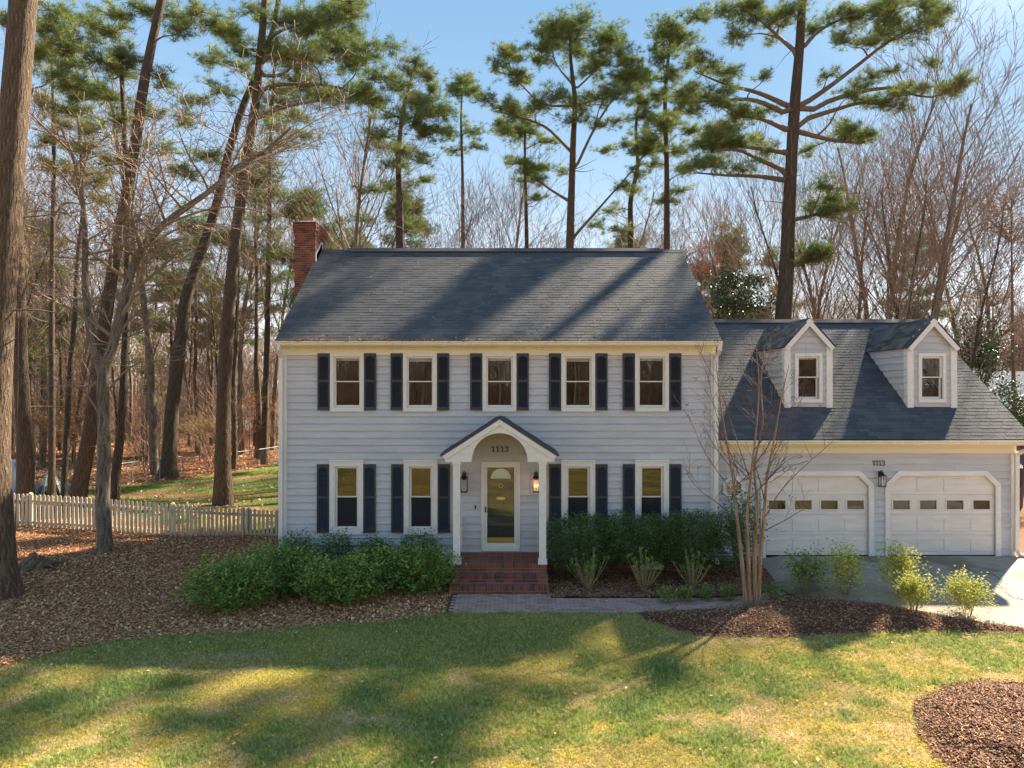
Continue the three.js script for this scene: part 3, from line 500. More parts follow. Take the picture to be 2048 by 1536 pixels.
// rake boards along both gables
for (const x of [HX0 - 0.045, HX1 + 0.005]) { const L = Math.hypot(ME.DR - ME.D, ME.yR - ME.y), ang = Math.atan2(ME.yR - ME.y, ME.DR - ME.D), g = new THREE.BoxGeometry(0.035, 0.16, L); g.translate(0, -0.115, -L / 2); g.rotateX(ang); g.translate(x + 0.018, ME.y, -ME.D); mesh('rake_board', g, M.trim, house); }
{ // pine straw and leaves caught along the gutter and a few on the slope
  const c = new Copies();
  for (let i = 0; i < 900; i++) { const x = HX0 + (HX1 - HX0) * Math.pow(rnd(), 1.5) * 0.72 + R(0, 0.5); c.add(V(x, 6.145 + R(0, 0.03), -17.80 - R(-0.03, 0.09)), R(-0.3, 0.3), R(0, 6.28), R(-0.4, 0.4), R(0.05, 0.13), vary([0.34, 0.19, 0.11], 0.4)); }
  for (let i = 0; i < 90; i++) { const x = R(HX0 + 0.3, HX1 - 0.3), t = Math.pow(rnd(), 2.2); c.add(V(x, ME.y + t * (ME.yR - ME.y) + 0.025, -(ME.D + t * (ME.DR - ME.D))), 0.65 + R(-0.1, 0.1), R(0, 6.28), R(-0.1, 0.1), R(0.03, 0.09), vary([0.30, 0.22, 0.16], 0.4)); }
  const m = c.build('roof_litter', leafShape, M.litter, scene); tag(m, 'dry leaves and pine straw caught along the main roof gutter', 'leaves');
}
// ---- chimney ----
{
  const ch = part('chimney'), x0 = -6.80, x1 = -6.155, Da = 21.3, Db = 22.4, top = 10.12;
  mesh('mortar', bx(x0 + 0.012, x1 - 0.012, -0.3, top - 0.01, -Db + 0.012, -Da - 0.012), M.mortar, ch);
  const bg = new THREE.BoxGeometry(0.186, 0.058, 0.09), hg = new THREE.BoxGeometry(0.09, 0.058, 0.09), sg = new THREE.BoxGeometry(0.09, 0.058, 0.186);
  for (let c = 0; c < 34; c++) {
    const y = top - 0.03 - c * 0.071, cor = c < 4 ? 0.045 : c < 5 ? 0.03 : c < 6 ? 0.015 : 0, off = c % 2 ? 0 : 0.1; if (y < 7.75) break;
    for (let x = x0 - cor - off; x < x1 + cor - 0.03; x += 0.197) { const a = Math.max(x, x0 - cor), b = Math.min(x + 0.187, x1 + cor); if (b - a < 0.04) continue; const full = b - a > 0.18; mesh('brick', full ? bg : bx(-(b - a) / 2, (b - a) / 2, -0.029, 0.029, -0.045, 0.045), M.brick[Math.floor(rnd() * 5)], ch, (a + b) / 2, y, -Da + cor - 0.045); }
    if (y > 8.9) for (let z = Da - cor + 0.1 + off * 0.95; z < Db + cor - 0.1; z += 0.197) mesh('brick', sg, M.brick[Math.floor(rnd() * 4)], ch, x1 + cor - 0.045, y, -z - 0.093);
  }
  mesh('mortar_cap', (() => { const g = new THREE.CylinderGeometry(0.42, 0.56, 0.06, 4, 1); g.rotateY(Math.PI / 4); g.scale(0.85, 1, 1.35); g.translate((x0 + x1) / 2, top + 0.035, -(Da + Db) / 2); return g; })(), M.mortar, ch);
  mesh('flue', (() => { const s = holedWall(-0.17, 0.17, -0.17, 0.17, [[-0.13, 0.13, -0.13, 0.13]], 0.2); s.rotateX(-Math.PI / 2); s.translate((x0 + x1) / 2, top + 0.03, -21.8); return s; })(), std(lin(0.42, 0.2, 0.12), 0.85, { bumpMap: grainBump, bumpScale: 0.003 }), ch);
  { const st = []; for (let k = 0; k < 9; k++) st.push((() => { const g = bx(-0.012, 0.012, -0.13, 0.13, -0.1, 0.1); const t = 0.86 + k * 0.018; g.translate(x1 + 0.012, ME.y + t * (ME.yR - ME.y) + 0.1, -(ME.D + t * (ME.DR - ME.D))); return g; })()); mesh('step_flashing', merge(st), M.flashing, ch); }
}
// ---- porch: brick stoop, columns, gabled hood with an arch ----
const PX = -0.305;                                 // middle of the porch
{
  const st = part('stoop', 'red brick stoop of three steps with rowlock edges'), x0 = -1.46, x1 = 0.855;
  const treadBrick = new THREE.BoxGeometry(0.2, 0.05, 0.1), steps = [[0.58, 16.86, 18.16], [0.388, 16.56, 16.87], [0.196, 16.26, 16.57]];
  steps.forEach(([y, Da, Db], n) => {
    const e = n * 0.02;
    mesh('mortar', bx(x0 + 0.008 - e, x1 - 0.008 + e, -0.2, y - 0.006, -Db, -Da - 0.008), M.mortar, st);
    const rg = new THREE.BoxGeometry(0.06, 0.095, 0.2); const cnt = Math.floor((x1 - x0 + 2 * e) / 0.0685);
    for (let k = 0; k < cnt; k++) mesh('brick', rg, M.brick[Math.floor(rnd() * 5)], st, x0 - e + 0.035 + k * (x1 - x0 + 2 * e) / cnt, y - 0.047 + R(-0.002, 0.002), -Da - 0.098 + R(-0.003, 0.003) + 0.022);
    if (n) for (let k = 0; k < 11; k++) mesh('brick', treadBrick, M.brick[Math.floor(rnd() * 5)], st, x0 + 0.115 + k * 0.2095, y - 0.0245, -Da - 0.232);
    const sg = new THREE.BoxGeometry(0.2, 0.06, 0.08);
    for (let k = 0; k < 11; k++) mesh('brick', sg, M.brick[Math.floor(rnd() * 5)], st, x0 + 0.115 + k * 0.2095, y - 0.147, -Da - 0.038);
    if (n === 0) { const dg = new THREE.BoxGeometry(0.2, 0.05, 0.092), half = new THREE.BoxGeometry(0.095, 0.05, 0.092); for (let r = 0; r < 10; r++) for (let k = 0; k < 11; k++) { mesh('brick', dg, M.brick[[0, 1, 3, 1, 2][Math.floor(rnd() * 5)]], st, x0 + 0.115 + k * 0.2095 + (r % 2 ? 0 : 0), y - 0.0245 + R(-0.001, 0.001), -Da - 0.235 - r * 0.1); } }
    for (let k = 0; k < Math.floor((Db - Da) / 0.205); k++) for (const x of [x0 - e + 0.035, x1 + e - 0.035]) mesh('brick', new THREE.BoxGeometry(0.074, 0.06, 0.195), M.brick[k % 4], st, x, y - 0.147, -Da - 0.2 - k * 0.205);
  });
}
{
  const p = part('porch_hood', 'white gabled porch hood with arched opening'), Df = 16.84, half = 1.40, yT = 3.11, apex = 4.17, tipY = 3.27;
  // front gable board with the arch cut out
  const s = new THREE.Shape(); const rA = 0.69; s.moveTo(-1.34, 3.11); s.lineTo(-1.34, 3.24); s.lineTo(0, 4.13); s.lineTo(1.34, 3.24); s.lineTo(1.34, 3.11); s.lineTo(rA, 3.11); s.absarc(0, 3.13, rA, 0, Math.PI, false); s.lineTo(-rA, 3.11);
  const g = new THREE.ExtrudeGeometry(s, { depth: 0.05, bevelEnabled: true, bevelSize: 0.004, bevelThickness: 0.004, bevelSegments: 1, curveSegments: 28 }); g.translate(PX, 0, -Df); mesh('gable_board', g, M.trim, p);
  const L = Math.hypot(half, apex - tipY), a = Math.atan2(apex - tipY, half);
  for (const sd of [-1, 1]) {
    mesh('rake_board', (() => { const q = new THREE.BoxGeometry(L, 0.115, 0.03); q.translate(L / 2, -0.07, 0); q.rotateZ(-a); if (sd < 0) { q.rotateY(Math.PI); } q.translate(PX, apex, -Df + 0.072 + (sd > 0 ? 0 : 0.0015)); return q; })(), M.trim, p);
    const dk = new THREE.BoxGeometry(L + 0.06, 0.035, 1.42); dk.translate((L + 0.06) / 2 - 0.005, 0.017, -0.61); dk.rotateZ(-a); if (sd < 0) dk.scale(-1, 1, 1); dk.translate(PX, apex, -Df);
    const fix = (q) => { if (sd < 0) { const ix = q.index.array; for (let i = 0; i < ix.length; i += 3) { const t = ix[i]; ix[i] = ix[i + 1]; ix[i + 1] = t; } q.computeVertexNormals(); } return q; };
    mesh('hood_roof', fix(dk), M.shingle[0], p);
    for (let r = 0; r < 11; r++) for (let k = 0; k < 5; k++) { const q = new THREE.BoxGeometry(0.15, 0.012, 0.29); q.translate(L + 0.055 - 0.075 - r * 0.15, 0.041 + 0.004 * ((r + k) % 3), 0.08 - 0.15 - k * 0.295 - (r % 2) * 0.06); q.rotateZ(-a); if (sd < 0) q.scale(-1, 1, 1); q.translate(PX, apex, -Df); mesh('shingle', fix(q), M.shingle[(r * 3 + k) % 5], p); }
    // beam from the column back to the wall, and the flat soffit under it
    mesh('beam', bx(PX + sd * 1.06 - 0.24 - 0.0, PX + sd * 1.06 + 0.2, 3.115, 3.3, -FRONT + 0.03, -Df - 0.002), M.trim, p);
    // column: square shaft with capital and plinth
    const X = PX + sd * 1.06;
    const col = new THREE.Group(); col.name = 'column'; house.add(col);
    mesh('shaft', bx(X - 0.085, X + 0.085, 0.7, 3.05, -Df - 0.14, -Df + 0.03), M.trim, col); mesh('capital', bx(X - 0.105, X + 0.105, 3.04, 3.112, -Df - 0.16, -Df + 0.05), M.trim, col); mesh('base', bx(X - 0.11, X + 0.11, 0.582, 0.71, -Df - 0.165, -Df + 0.055 - 0.03), M.trim, col);
    const rail = new THREE.Group(); rail.name = 'railing'; house.add(rail); const rx = X - sd * 0.0;
    mesh('top_rail', bx(rx - 0.035, rx + 0.035, 1.42, 1.47, -FRONT + 0.03, -Df - 0.142), M.trim, rail); mesh('bottom_rail', bx(rx - 0.025, rx + 0.025, 0.7, 0.74, -FRONT + 0.03, -Df - 0.142), M.trim, rail);
    for (let k = 0; k < 9; k++) mesh('baluster', bx(rx - 0.016, rx + 0.016, 0.741, 1.419, -Df - 0.3 - k * 0.115 - 0.032, -Df - 0.3 - k * 0.115), M.trim, rail);
    mesh('half_post', bx(rx - 0.04, rx + 0.04, 0.6, 1.5, -FRONT + 0.027, -FRONT + 0.1), M.trim, rail);
  }
  // barrel ceiling behind the arch
  const v = new THREE.CylinderGeometry(0.69, 0.69, 1.3, 28, 1, true, 0, Math.PI); v.rotateX(Math.PI / 2); v.rotateZ(Math.PI / 2); v.translate(PX, 3.13, -Df - 0.66);
  mesh('arched_ceiling', v, std(lin(0.78, 0.755, 0.715), 0.6, { side: THREE.DoubleSide }), p);
}
{ // door behind a full-view storm door
  const d = part('front_door', 'navy front door behind a white framed glass storm door'), D = FRONT, { x0, x1, y0, y1 } = DOOR;
  frame4('casing', M.trim, d, x0, x1, y0, y1, 0.075, D - 0.075, D + 0.12);
  frame4('storm_frame', M.trim, d, x0 + 0.077, x1 - 0.077, y0 + 0.03, y1 - 0.077, 0.075, D - 0.045, D - 0.01, 0.12, 0.075);
  mesh('storm_pane', bx(x0 + 0.148, x1 - 0.148, y0 + 0.146, y1 - 0.148, -D + 0.024, -D + 0.029), M.glass, d);
  mesh('threshold', bx(x0 + 0.02, x1 - 0.02, 0.6, y0 + 0.028, -D - 0.1, -D + 0.09), M.trim, d);
  mesh('storm_handle', merge([bx(x0 + 0.10, x0 + 0.13, 1.62, 1.78, -D + 0.046, -D + 0.06), bx(x0 + 0.108, x0 + 0.122, 1.64, 1.76, -D + 0.06, -D + 0.085)]), M.black, d);
  const a = x0 + 0.08, b = x1 - 0.08; mesh('door_leaf', bx(a, b, y0 + 0.03, y1 - 0.08, -D - 0.13, -D - 0.085), M.navy, d);
  for (const [u, w] of [[0.09, 0.47], [0.53, 0.91]]) for (const [p, q] of [[0.10, 0.36], [0.42, 0.72]]) { const W_ = b - a, H = y1 - 0.08 - y0 - 0.03; mesh('door_panel', bx(a + u * W_, a + w * W_, y0 + 0.03 + p * H, y0 + 0.03 + q * H, -D - 0.087, -D - 0.078), M.navy, d); }
  mesh('kick_plate', bx(a + 0.04, b - 0.04, y0 + 0.06, y0 + 0.27, -D - 0.0849, -D - 0.077), M.brass, d);
  mesh('mail_plate', (() => { const g = new THREE.CylinderGeometry(0.125, 0.125, 0.015, 24); g.rotateX(Math.PI / 2); g.scale(1, 0.3, 1); g.translate((a + b) / 2, fy(997.5), -D - 0.07); return g; })(), M.brass, d);
  mesh('knocker', (() => { const g = new THREE.TorusGeometry(0.05, 0.012, 6, 14); g.translate((a + b) / 2, fy(972), -D - 0.07); return g; })(), M.brass, d);
  mesh('door_knob', (() => { const g = new THREE.SphereGeometry(0.032, 12, 8); g.translate(a + 0.07, 1.55, -D - 0.055); return g; })(), M.brass, d);
  mesh('door_light', (() => { const s = new THREE.Shape(); s.absarc(0, 0, 0.27, 0, Math.PI, false); const g = new THREE.ExtrudeGeometry(s, { depth: 0.01, bevelEnabled: false, curveSegments: 16 }); g.translate((a + b) / 2, fy(958), -D - 0.083); return g; })(), std(lin(0.7, 0.7, 0.68), 0.15), d);
}
// ---- house numbers ----
const fontSerif = await new FontLoader().loadAsync('fonts/droid/droid_serif_bold.typeface.json'), fontSans = await new FontLoader().loadAsync('fonts/droid/droid_sans_regular.typeface.json');
function digits(str, font, size, cx, cy, z, gap) {
  const grp = part('house_number'); let x = 0; const gl = [];
  for (const ch of str) { const g = new TextGeometry(ch, { font, size, depth: 0.012, curveSegments: 5 }); g.computeBoundingBox(); const b = g.boundingBox; gl.push([g, x - b.min.x]); x += b.max.x - b.min.x + gap; }
  for (const [g, o] of gl) { g.translate(cx - (x - gap) / 2 + o, cy - size / 2, z); mesh('numeral', g, M.black, grp); }
}
digits('1113', fontSerif, 0.15, fx(1000), fy(897.5), -FRONT + 0.046, 0.022);
digits('1113', fontSans, 0.145, gx(1755), gy(925.5), -GAR + 0.046, 0.03);
mesh('doorbell', bx(fx(951) - 0.015, fx(951) + 0.015, fy(1013) - 0.045, fy(1013) + 0.045, -FRONT + 0.02, -FRONT + 0.06), M.black, house);

// ---- garage wing ----
const GE = { y: 3.56, D: 18.1, yR: 7.15, DR: 22.75 }, GDOORS = [[gx(1520), gx(1745)], [gx(1768), gx(1998)]], GD0 = 0.385, GD1 = gy(941.5), CH = 0.36, OCT = [gx(1466), gy(975), 0.315];
{
  const w = part('garage_wall'), op = [];
  for (const [a, b] of GDOORS) { op.push([a + 0.06, b - 0.06, 0.2, GD1 - CH]); for (let k = 0; k < 4; k++) op.push([a + 0.05 + CH * k / 4 + 0.05, b - 0.05 - CH * k / 4 - 0.05, GD1 - CH + CH * k / 4 - 0.03, GD1 - CH + CH * (k + 1) / 4 - 0.03]); }
  const [ox, oy, orr] = OCT; op.push([ox - 0.2, ox + 0.2, oy - 0.24, oy + 0.24]);
  boards(w, HX1 + 0.02, GX1 - 0.12, 0.40, gy(905) + 0.02, GAR, op);
  const door = ([a, b]) => [[a + 0.1, 0.2], [a + 0.1, GD1 - CH - 0.04], [a + CH + 0.04, GD1 - 0.1], [b - CH - 0.04, GD1 - 0.1], [b - 0.1, GD1 - CH - 0.04], [b - 0.1, 0.2]];
  const oct = []; for (let k = 0; k < 8; k++) { const t = (k + 0.5) * Math.PI / 4; oct.push([ox + 0.22 * Math.cos(t), oy + 0.22 * Math.sin(t)]); }
  mesh('sheathing', holedWall(HX1 + 0.01, GX1, 0.1, 3.5, [oct, ...GDOORS.map(door)], 0.12), M.inside, w, 0, 0, -GAR - 0.125);
  mesh('corner_board', bx(GX1 - 0.125, GX1 + 0.01, 0.38, 3.3, -GAR, -GAR + 0.06), M.trim, w);
  mesh('base_trim', bx(HX1 + 0.02, GDOORS[0][0], 0.25, 0.4, -GAR, -GAR + 0.02), M.mortar, w);
}
addBox('side_wall', M.siding[1], house, GX1 - 0.12, GX1, 0.1, 3.5, GAR + 0.13, 27);
addBox('back_wall', M.siding[1], house, HX1 + 0.01, GX1 - 0.121, 0.1, 3.5, 26.9, 27);
{ const s = new THREE.Shape([[-GAR, 3.4], [-27, 3.4], [-22.75, 6.95]].map((p) => new THREE.Vector2(...p))); const g = new THREE.ExtrudeGeometry(s, { depth: 0.12, bevelEnabled: false }); g.rotateY(-Math.PI / 2); g.translate(GX1, 0, 0); mesh('gable_wall', g, M.siding[2], house); }
GDOORS.forEach(([a, b], di) => {
  const g = part('garage_door', di ? 'white panelled garage door nearer the downspout' : 'white panelled garage door behind the bare multi-stem tree'), zf = -GAR - 0.02, o = 0.13;
  // trim that follows the clipped corners
  const outer = [[a, 0.3], [a, GD1 - CH], [a + CH, GD1], [b - CH, GD1], [b, GD1 - CH], [b, 0.3]], inner = [[b - o, 0.3], [b - o, GD1 - CH - 0.05], [b - CH - 0.055, GD1 - o], [a + CH + 0.055, GD1 - o], [a + o, GD1 - CH - 0.05], [a + o, 0.3]];
  const tg = new THREE.ExtrudeGeometry(new THREE.Shape([...outer, ...inner].map((p) => new THREE.Vector2(...p))), { depth: 0.05, bevelEnabled: true, bevelSize: 0.003, bevelThickness: 0.003, bevelSegments: 1 }); tg.translate(0, 0, -GAR + 0.012); mesh('door_trim', tg, M.trim, g);
  const x0 = a + o - 0.02, x1 = b - o + 0.02, H = (GD1 - o + 0.02 - 0.40) / 4;
  mesh('door_seal', bx(x0, x1, 0.372, 0.402, zf - 0.03, zf + 0.005), M.black, g);
  for (let r = 0; r < 4; r++) {
    const y0 = 0.404 + r * H, y1 = y0 + H - 0.006, sec = new THREE.Group(); sec.name = 'door_section'; g.add(sec);
    const clip = r === 3 ? CH - 0.05 : 0, W4 = (x1 - x0) / 4, holes = [];
    const wy0 = y0 + H * 0.27, wy1 = y0 + H * 0.72;
    const isWin = r === 2; if (isWin) for (let k = 0; k < 4; k++) holes.push([x0 + (k + 0.5) * W4 - 0.23, x0 + (k + 0.5) * W4 + 0.23, wy0, wy1]);
    if (clip) { const s = new THREE.Shape([[x0, y0], [x1, y0], [x1, Math.max(y0, y1 - clip)], [x1 - clip, y1], [x0 + clip, y1], [x0, Math.max(y0, y1 - clip)]].map((p) => new THREE.Vector2(...p))); const q = new THREE.ExtrudeGeometry(s, { depth: 0.03, bevelEnabled: false }); q.translate(0, 0, zf - 0.03); mesh('slab', q, M.garageDoor, sec); }
    else { const q = holedWall(x0, x1, y0, y1, holes, 0.03); q.translate(0, 0, zf - 0.03); mesh('slab', q, M.garageDoor, sec); }
    if (isWin) for (const h of holes) { frame4('pane_frame', M.garageDoor, sec, h[0] - 0.03, h[1] + 0.03, h[2] - 0.03, h[3] + 0.03, 0.032, -zf - 0.014, -zf + 0.004); mesh('pane', bx(h[0], h[1], h[2], h[3], zf - 0.022, zf - 0.018), M.glass, sec); mesh('pane_back', bx(h[0] - 0.02, h[1] + 0.02, h[2] - 0.02, h[3] + 0.02, zf - 0.09, zf - 0.08), std(lin(0.035, 0.028, 0.022), 0.8), sec); }
    else for (let k = 0; k < 4; k++) { const u = x0 + k * W4 + 0.07, v = x0 + (k + 1) * W4 - 0.07; if (clip && (k === 0 || k === 3)) continue; const p = y0 + H * 0.2, t = y1 - H * 0.2; mesh('raised_panel', (() => { const q = new THREE.ExtrudeGeometry(new THREE.Shape([[u, p], [v, p], [v, t], [u, t]].map((z) => new THREE.Vector2(...z))), { depth: 0.004, bevelEnabled: true, bevelSize: 0.014, bevelThickness: 0.009, bevelSegments: 1 }); q.translate(0, 0, zf + 0.001); return q; })(), M.garageDoor, sec); }
  }
});
{ // octagonal window with crossed bars
  const g = new THREE.Group(); g.name = 'window'; g.userData.label = 'small octagonal window with crossed bars'; house.add(g); const [ox, oy, r] = OCT;
  const pts = (q) => { const o = []; for (let k = 0; k < 8; k++) { const t = (k + 0.5) * Math.PI / 4; o.push(new THREE.Vector2(ox + q * Math.cos(t), oy + q * Math.sin(t))); } return o; };
  const s = new THREE.Shape(pts(r)); s.holes.push(new THREE.Path(pts(0.225).reverse())); const e = new THREE.ExtrudeGeometry(s, { depth: 0.05, bevelEnabled: true, bevelSize: 0.004, bevelThickness: 0.004, bevelSegments: 1 }); e.translate(0, 0, -GAR + 0.01); mesh('casing', e, M.trim, g);
  const q = new THREE.ExtrudeGeometry(new THREE.Shape(pts(0.23)), { depth: 0.004, bevelEnabled: false }); q.translate(0, 0, -GAR - 0.01); mesh('pane', q, M.glass, g);
  const b = new THREE.ExtrudeGeometry(new THREE.Shape(pts(0.24)), { depth: 0.006, bevelEnabled: false }); b.translate(0, 0, -GAR - 0.08); mesh('lining', b, std(lin(0.42, 0.33, 0.17), 0.9), g);
  for (const k of [-0.07, 0.07]) { mesh('muntin', bx(ox + k - 0.012, ox + k + 0.012, oy - 0.21, oy + 0.21, -GAR - 0.002, -GAR + 0.014), M.trim, g); mesh('muntin', bx(ox - 0.21, ox + 0.21, oy + k - 0.012, oy + k + 0.012, -GAR + 0.0, -GAR + 0.017), M.trim, g); }
}
mesh('frieze_board', bx(HX1 + 0.02, GX1 + 0.02, gy(906), gy(890), -GAR, -GAR + 0.065), M.bounceTrim, house);
mesh('soffit', bx(HX1 + 0.02, GX1 + 0.2, 3.415, 3.43, -GAR, -18.15), M.bounceTrim, house);
mesh('fascia', bx(HX1 + 0.03, GX1 + 0.24, 3.40, 3.545, -18.148, -18.125), M.bounceTrim, house);
mesh('gutter', gutterShape(HX1 + 0.08, GX1 + 0.25, 3.43, 18.122), M.bounceTrim, house);
mesh('downspout', roundBar([V(GX1 + 0.14, 3.43, -18.05), V(GX1 + 0.14, 3.33, -18.06), V(GX1 - 0.03, 3.16, -18.36), V(GX1 - 0.03, 0.56, -18.38), V(GX1 + 0.0, 0.46, -18.33), V(GX1 + 0.2, 0.40, -18.2)], 0.105, 0.08), M.trim, house);
const gRoof = part('garage_roof', 'dark charcoal shingle roof over the garage wing');
roofDeck(gRoof, HX1 + 0.02, GX1 + 0.24, GE.y, GE.D, GE.yR, GE.DR);
slopeTabs(gRoof, HX1 + 0.03, GX1 + 0.25, GE.y + 0.002, GE.D, GE.yR, GE.DR, 0.145, 0.305, 290);
{ const g = roofDeck(gRoof, HX1 + 0.02, GX1 + 0.24, 0, 0, GE.yR - GE.y, GE.DR - GE.D, 0.05); g.geometry.rotateY(Math.PI); g.geometry.translate(HX1 + GX1 + 0.26, GE.y, -2 * GE.DR + GE.D); }
ridgeVent(gRoof, HX1 + 0.1, GX1 + 0.15, GE.yR, GE.DR);
{ const L = Math.hypot(GE.DR - GE.D, GE.yR - GE.y), ang = Math.atan2(GE.yR - GE.y, GE.DR - GE.D), g = new THREE.BoxGeometry(0.03, 0.18, L); g.translate(0, -0.125, -L / 2); g.rotateX(ang); g.translate(GX1 + 0.25, GE.y, -GE.D); mesh('rake_board', g, M.trim, house); }
// ---- dormers ----
for (const [cx, w, n] of [[8.32, 1.28, 0], [11.79, 1.32, 1]]) {
  const d = part('dormer', n ? 'dormer nearer the garage end gable' : 'dormer nearer the main block'), D = 19.2, yB = 4.30, yE = 6.10, h = w / 2, slope = 1.12, apex = 6.88, ov = 0.07;
  const roofD = (y) => GE.D + (y - GE.y) / ((GE.yR - GE.y) / (GE.DR - GE.D));
  const op = [[cx - 0.33, cx + 0.33, 4.62, 5.86]];
  mesh('sheathing', (() => { const s = new THREE.Shape([[cx - h, yB - 0.2], [cx + h, yB - 0.2], [cx + h, yE], [cx, yE + h * slope], [cx - h, yE]].map((p) => new THREE.Vector2(...p))); s.holes.push(new THREE.Path([[cx - 0.3, 4.6], [cx - 0.3, 5.84], [cx + 0.3, 5.84], [cx + 0.3, 4.6]].map((p) => new THREE.Vector2(...p)))); const g = new THREE.ExtrudeGeometry(s, { depth: 0.08, bevelEnabled: false }); g.translate(0, 0, -D - 0.085); return g; })(), M.inside, d);
  boards(d, cx - h + 0.13, cx + h - 0.13, yB, yE + h * slope - 0.08, D, op, (y) => { const k = y < yE - 0.05 ? h - 0.13 : Math.max(0, h - 0.06 - (y - yE) / slope); return [cx - Math.min(k, h - 0.13), cx + Math.min(k, h - 0.13)]; });
  for (const s of [-1, 1]) {
    mesh('corner_board', bx(cx + s * h - (s > 0 ? 0.135 : 0), cx + s * h + (s > 0 ? 0 : 0.135), yB - 0.03, yE + 0.02, -D, -D + 0.06), M.trim, d);
    // side wall boards run back into the main slope
    for (let y = yB; y < yE - 0.02; y += EXP) { const len = roofD(Math.min(y + EXP, yE)) - D + 0.1; if (len < 0.1) continue; const g = wedge(0, len, y, Math.min(y + EXP + 0.012, yE), 0.04, 0.005); if (s < 0) { g.rotateY(-Math.PI / 2); g.translate(cx - h, 0, -D - len); } else { g.rotateY(Math.PI / 2); g.translate(cx + h, 0, -D); } mesh('siding_board', g, M.siding[Math.floor(rnd() * 4)], d); }
    mesh('side_corner', bx(cx + s * h - 0.03 * (s > 0 ? 0 : 1) - (s < 0 ? 0.005 : 0), cx + s * h + 0.03 * (s > 0 ? 1 : 0) + (s > 0 ? 0.005 : 0), yB + 0.0, yE, -D - 0.13, -D + 0.058), M.trim, d);
    // roof slope, shingled, running back to the main roof
    const run = h + ov, L = run * Math.hypot(1, slope), ang = Math.atan(slope), back = roofD(apex) - D + 0.25, dk = new THREE.BoxGeometry(L, 0.04, back); dk.translate(L / 2, -0.02, -back / 2 + 0.13);
    const put = (q) => { q.rotateZ(-ang); if (s < 0) { q.scale(-1, 1, 1); const ix = q.index.array; for (let i = 0; i < ix.length; i += 3) { const t = ix[i]; ix[i] = ix[i + 1]; ix[i + 1] = t; } q.computeVertexNormals(); } q.translate(cx, apex, -D); return q; };
    mesh('dormer_roof', put(dk), M.roofDeck, d);
    const rows = 8; for (let r = 0; r < rows; r++) for (let k = 0; k * 0.28 < back - 0.05; k++) { const l = Math.min(0.275, back - k * 0.28); const q = new THREE.BoxGeometry(L / rows * 1.1, 0.014, l); q.rotateZ(-0.05); q.translate(L - L / rows * (r + 0.5) + 0.02, 0.013, 0.15 - k * 0.28 - l / 2 - (r % 2) * 0.0); mesh('shingle', put(q), dormerShingle()[Math.floor(rnd() * 4)], d); }
    mesh('rake_board', put((() => { const q = new THREE.BoxGeometry(L + 0.02, 0.125, 0.035); q.translate(L / 2 + 0.01, -0.085, 0.135 + (s > 0 ? 0 : 0.001)); return q; })()), M.trim, d);
    mesh('eave_board', put((() => { const q = new THREE.BoxGeometry(0.03, 0.1, back); q.rotateZ(ang); q.translate(L - 0.035, -0.095, -back / 2 + 0.11); return q; })()), M.trim, d);
  }
  const win = sashWindow(house, cx, 4.52, 5.90, 0.77, D, { trim: 0.085, sash: 0.05, blind: n ? 0 : 1 }); win.userData.label = n ? 'dormer window nearer the end gable' : 'dormer window nearer the main block';
  mesh('room_back', bx(cx - 0.6, cx + 0.6, 4.3, 6.0, -D - 1.4, -D - 1.35), M.inside, d);
}
function dormerShingle() { return M.wood ??= [[0.15, 0.135, 0.12], [0.21, 0.185, 0.165], [0.105, 0.098, 0.092], [0.27, 0.235, 0.205]].map((c) => std(lin(...c), 0.9, { map: rep(gritTex, 3), bumpMap: rep(grainBump, 6), bumpScale: 0.002 })); }
rebase(house, V(-0.35, 0, -22));

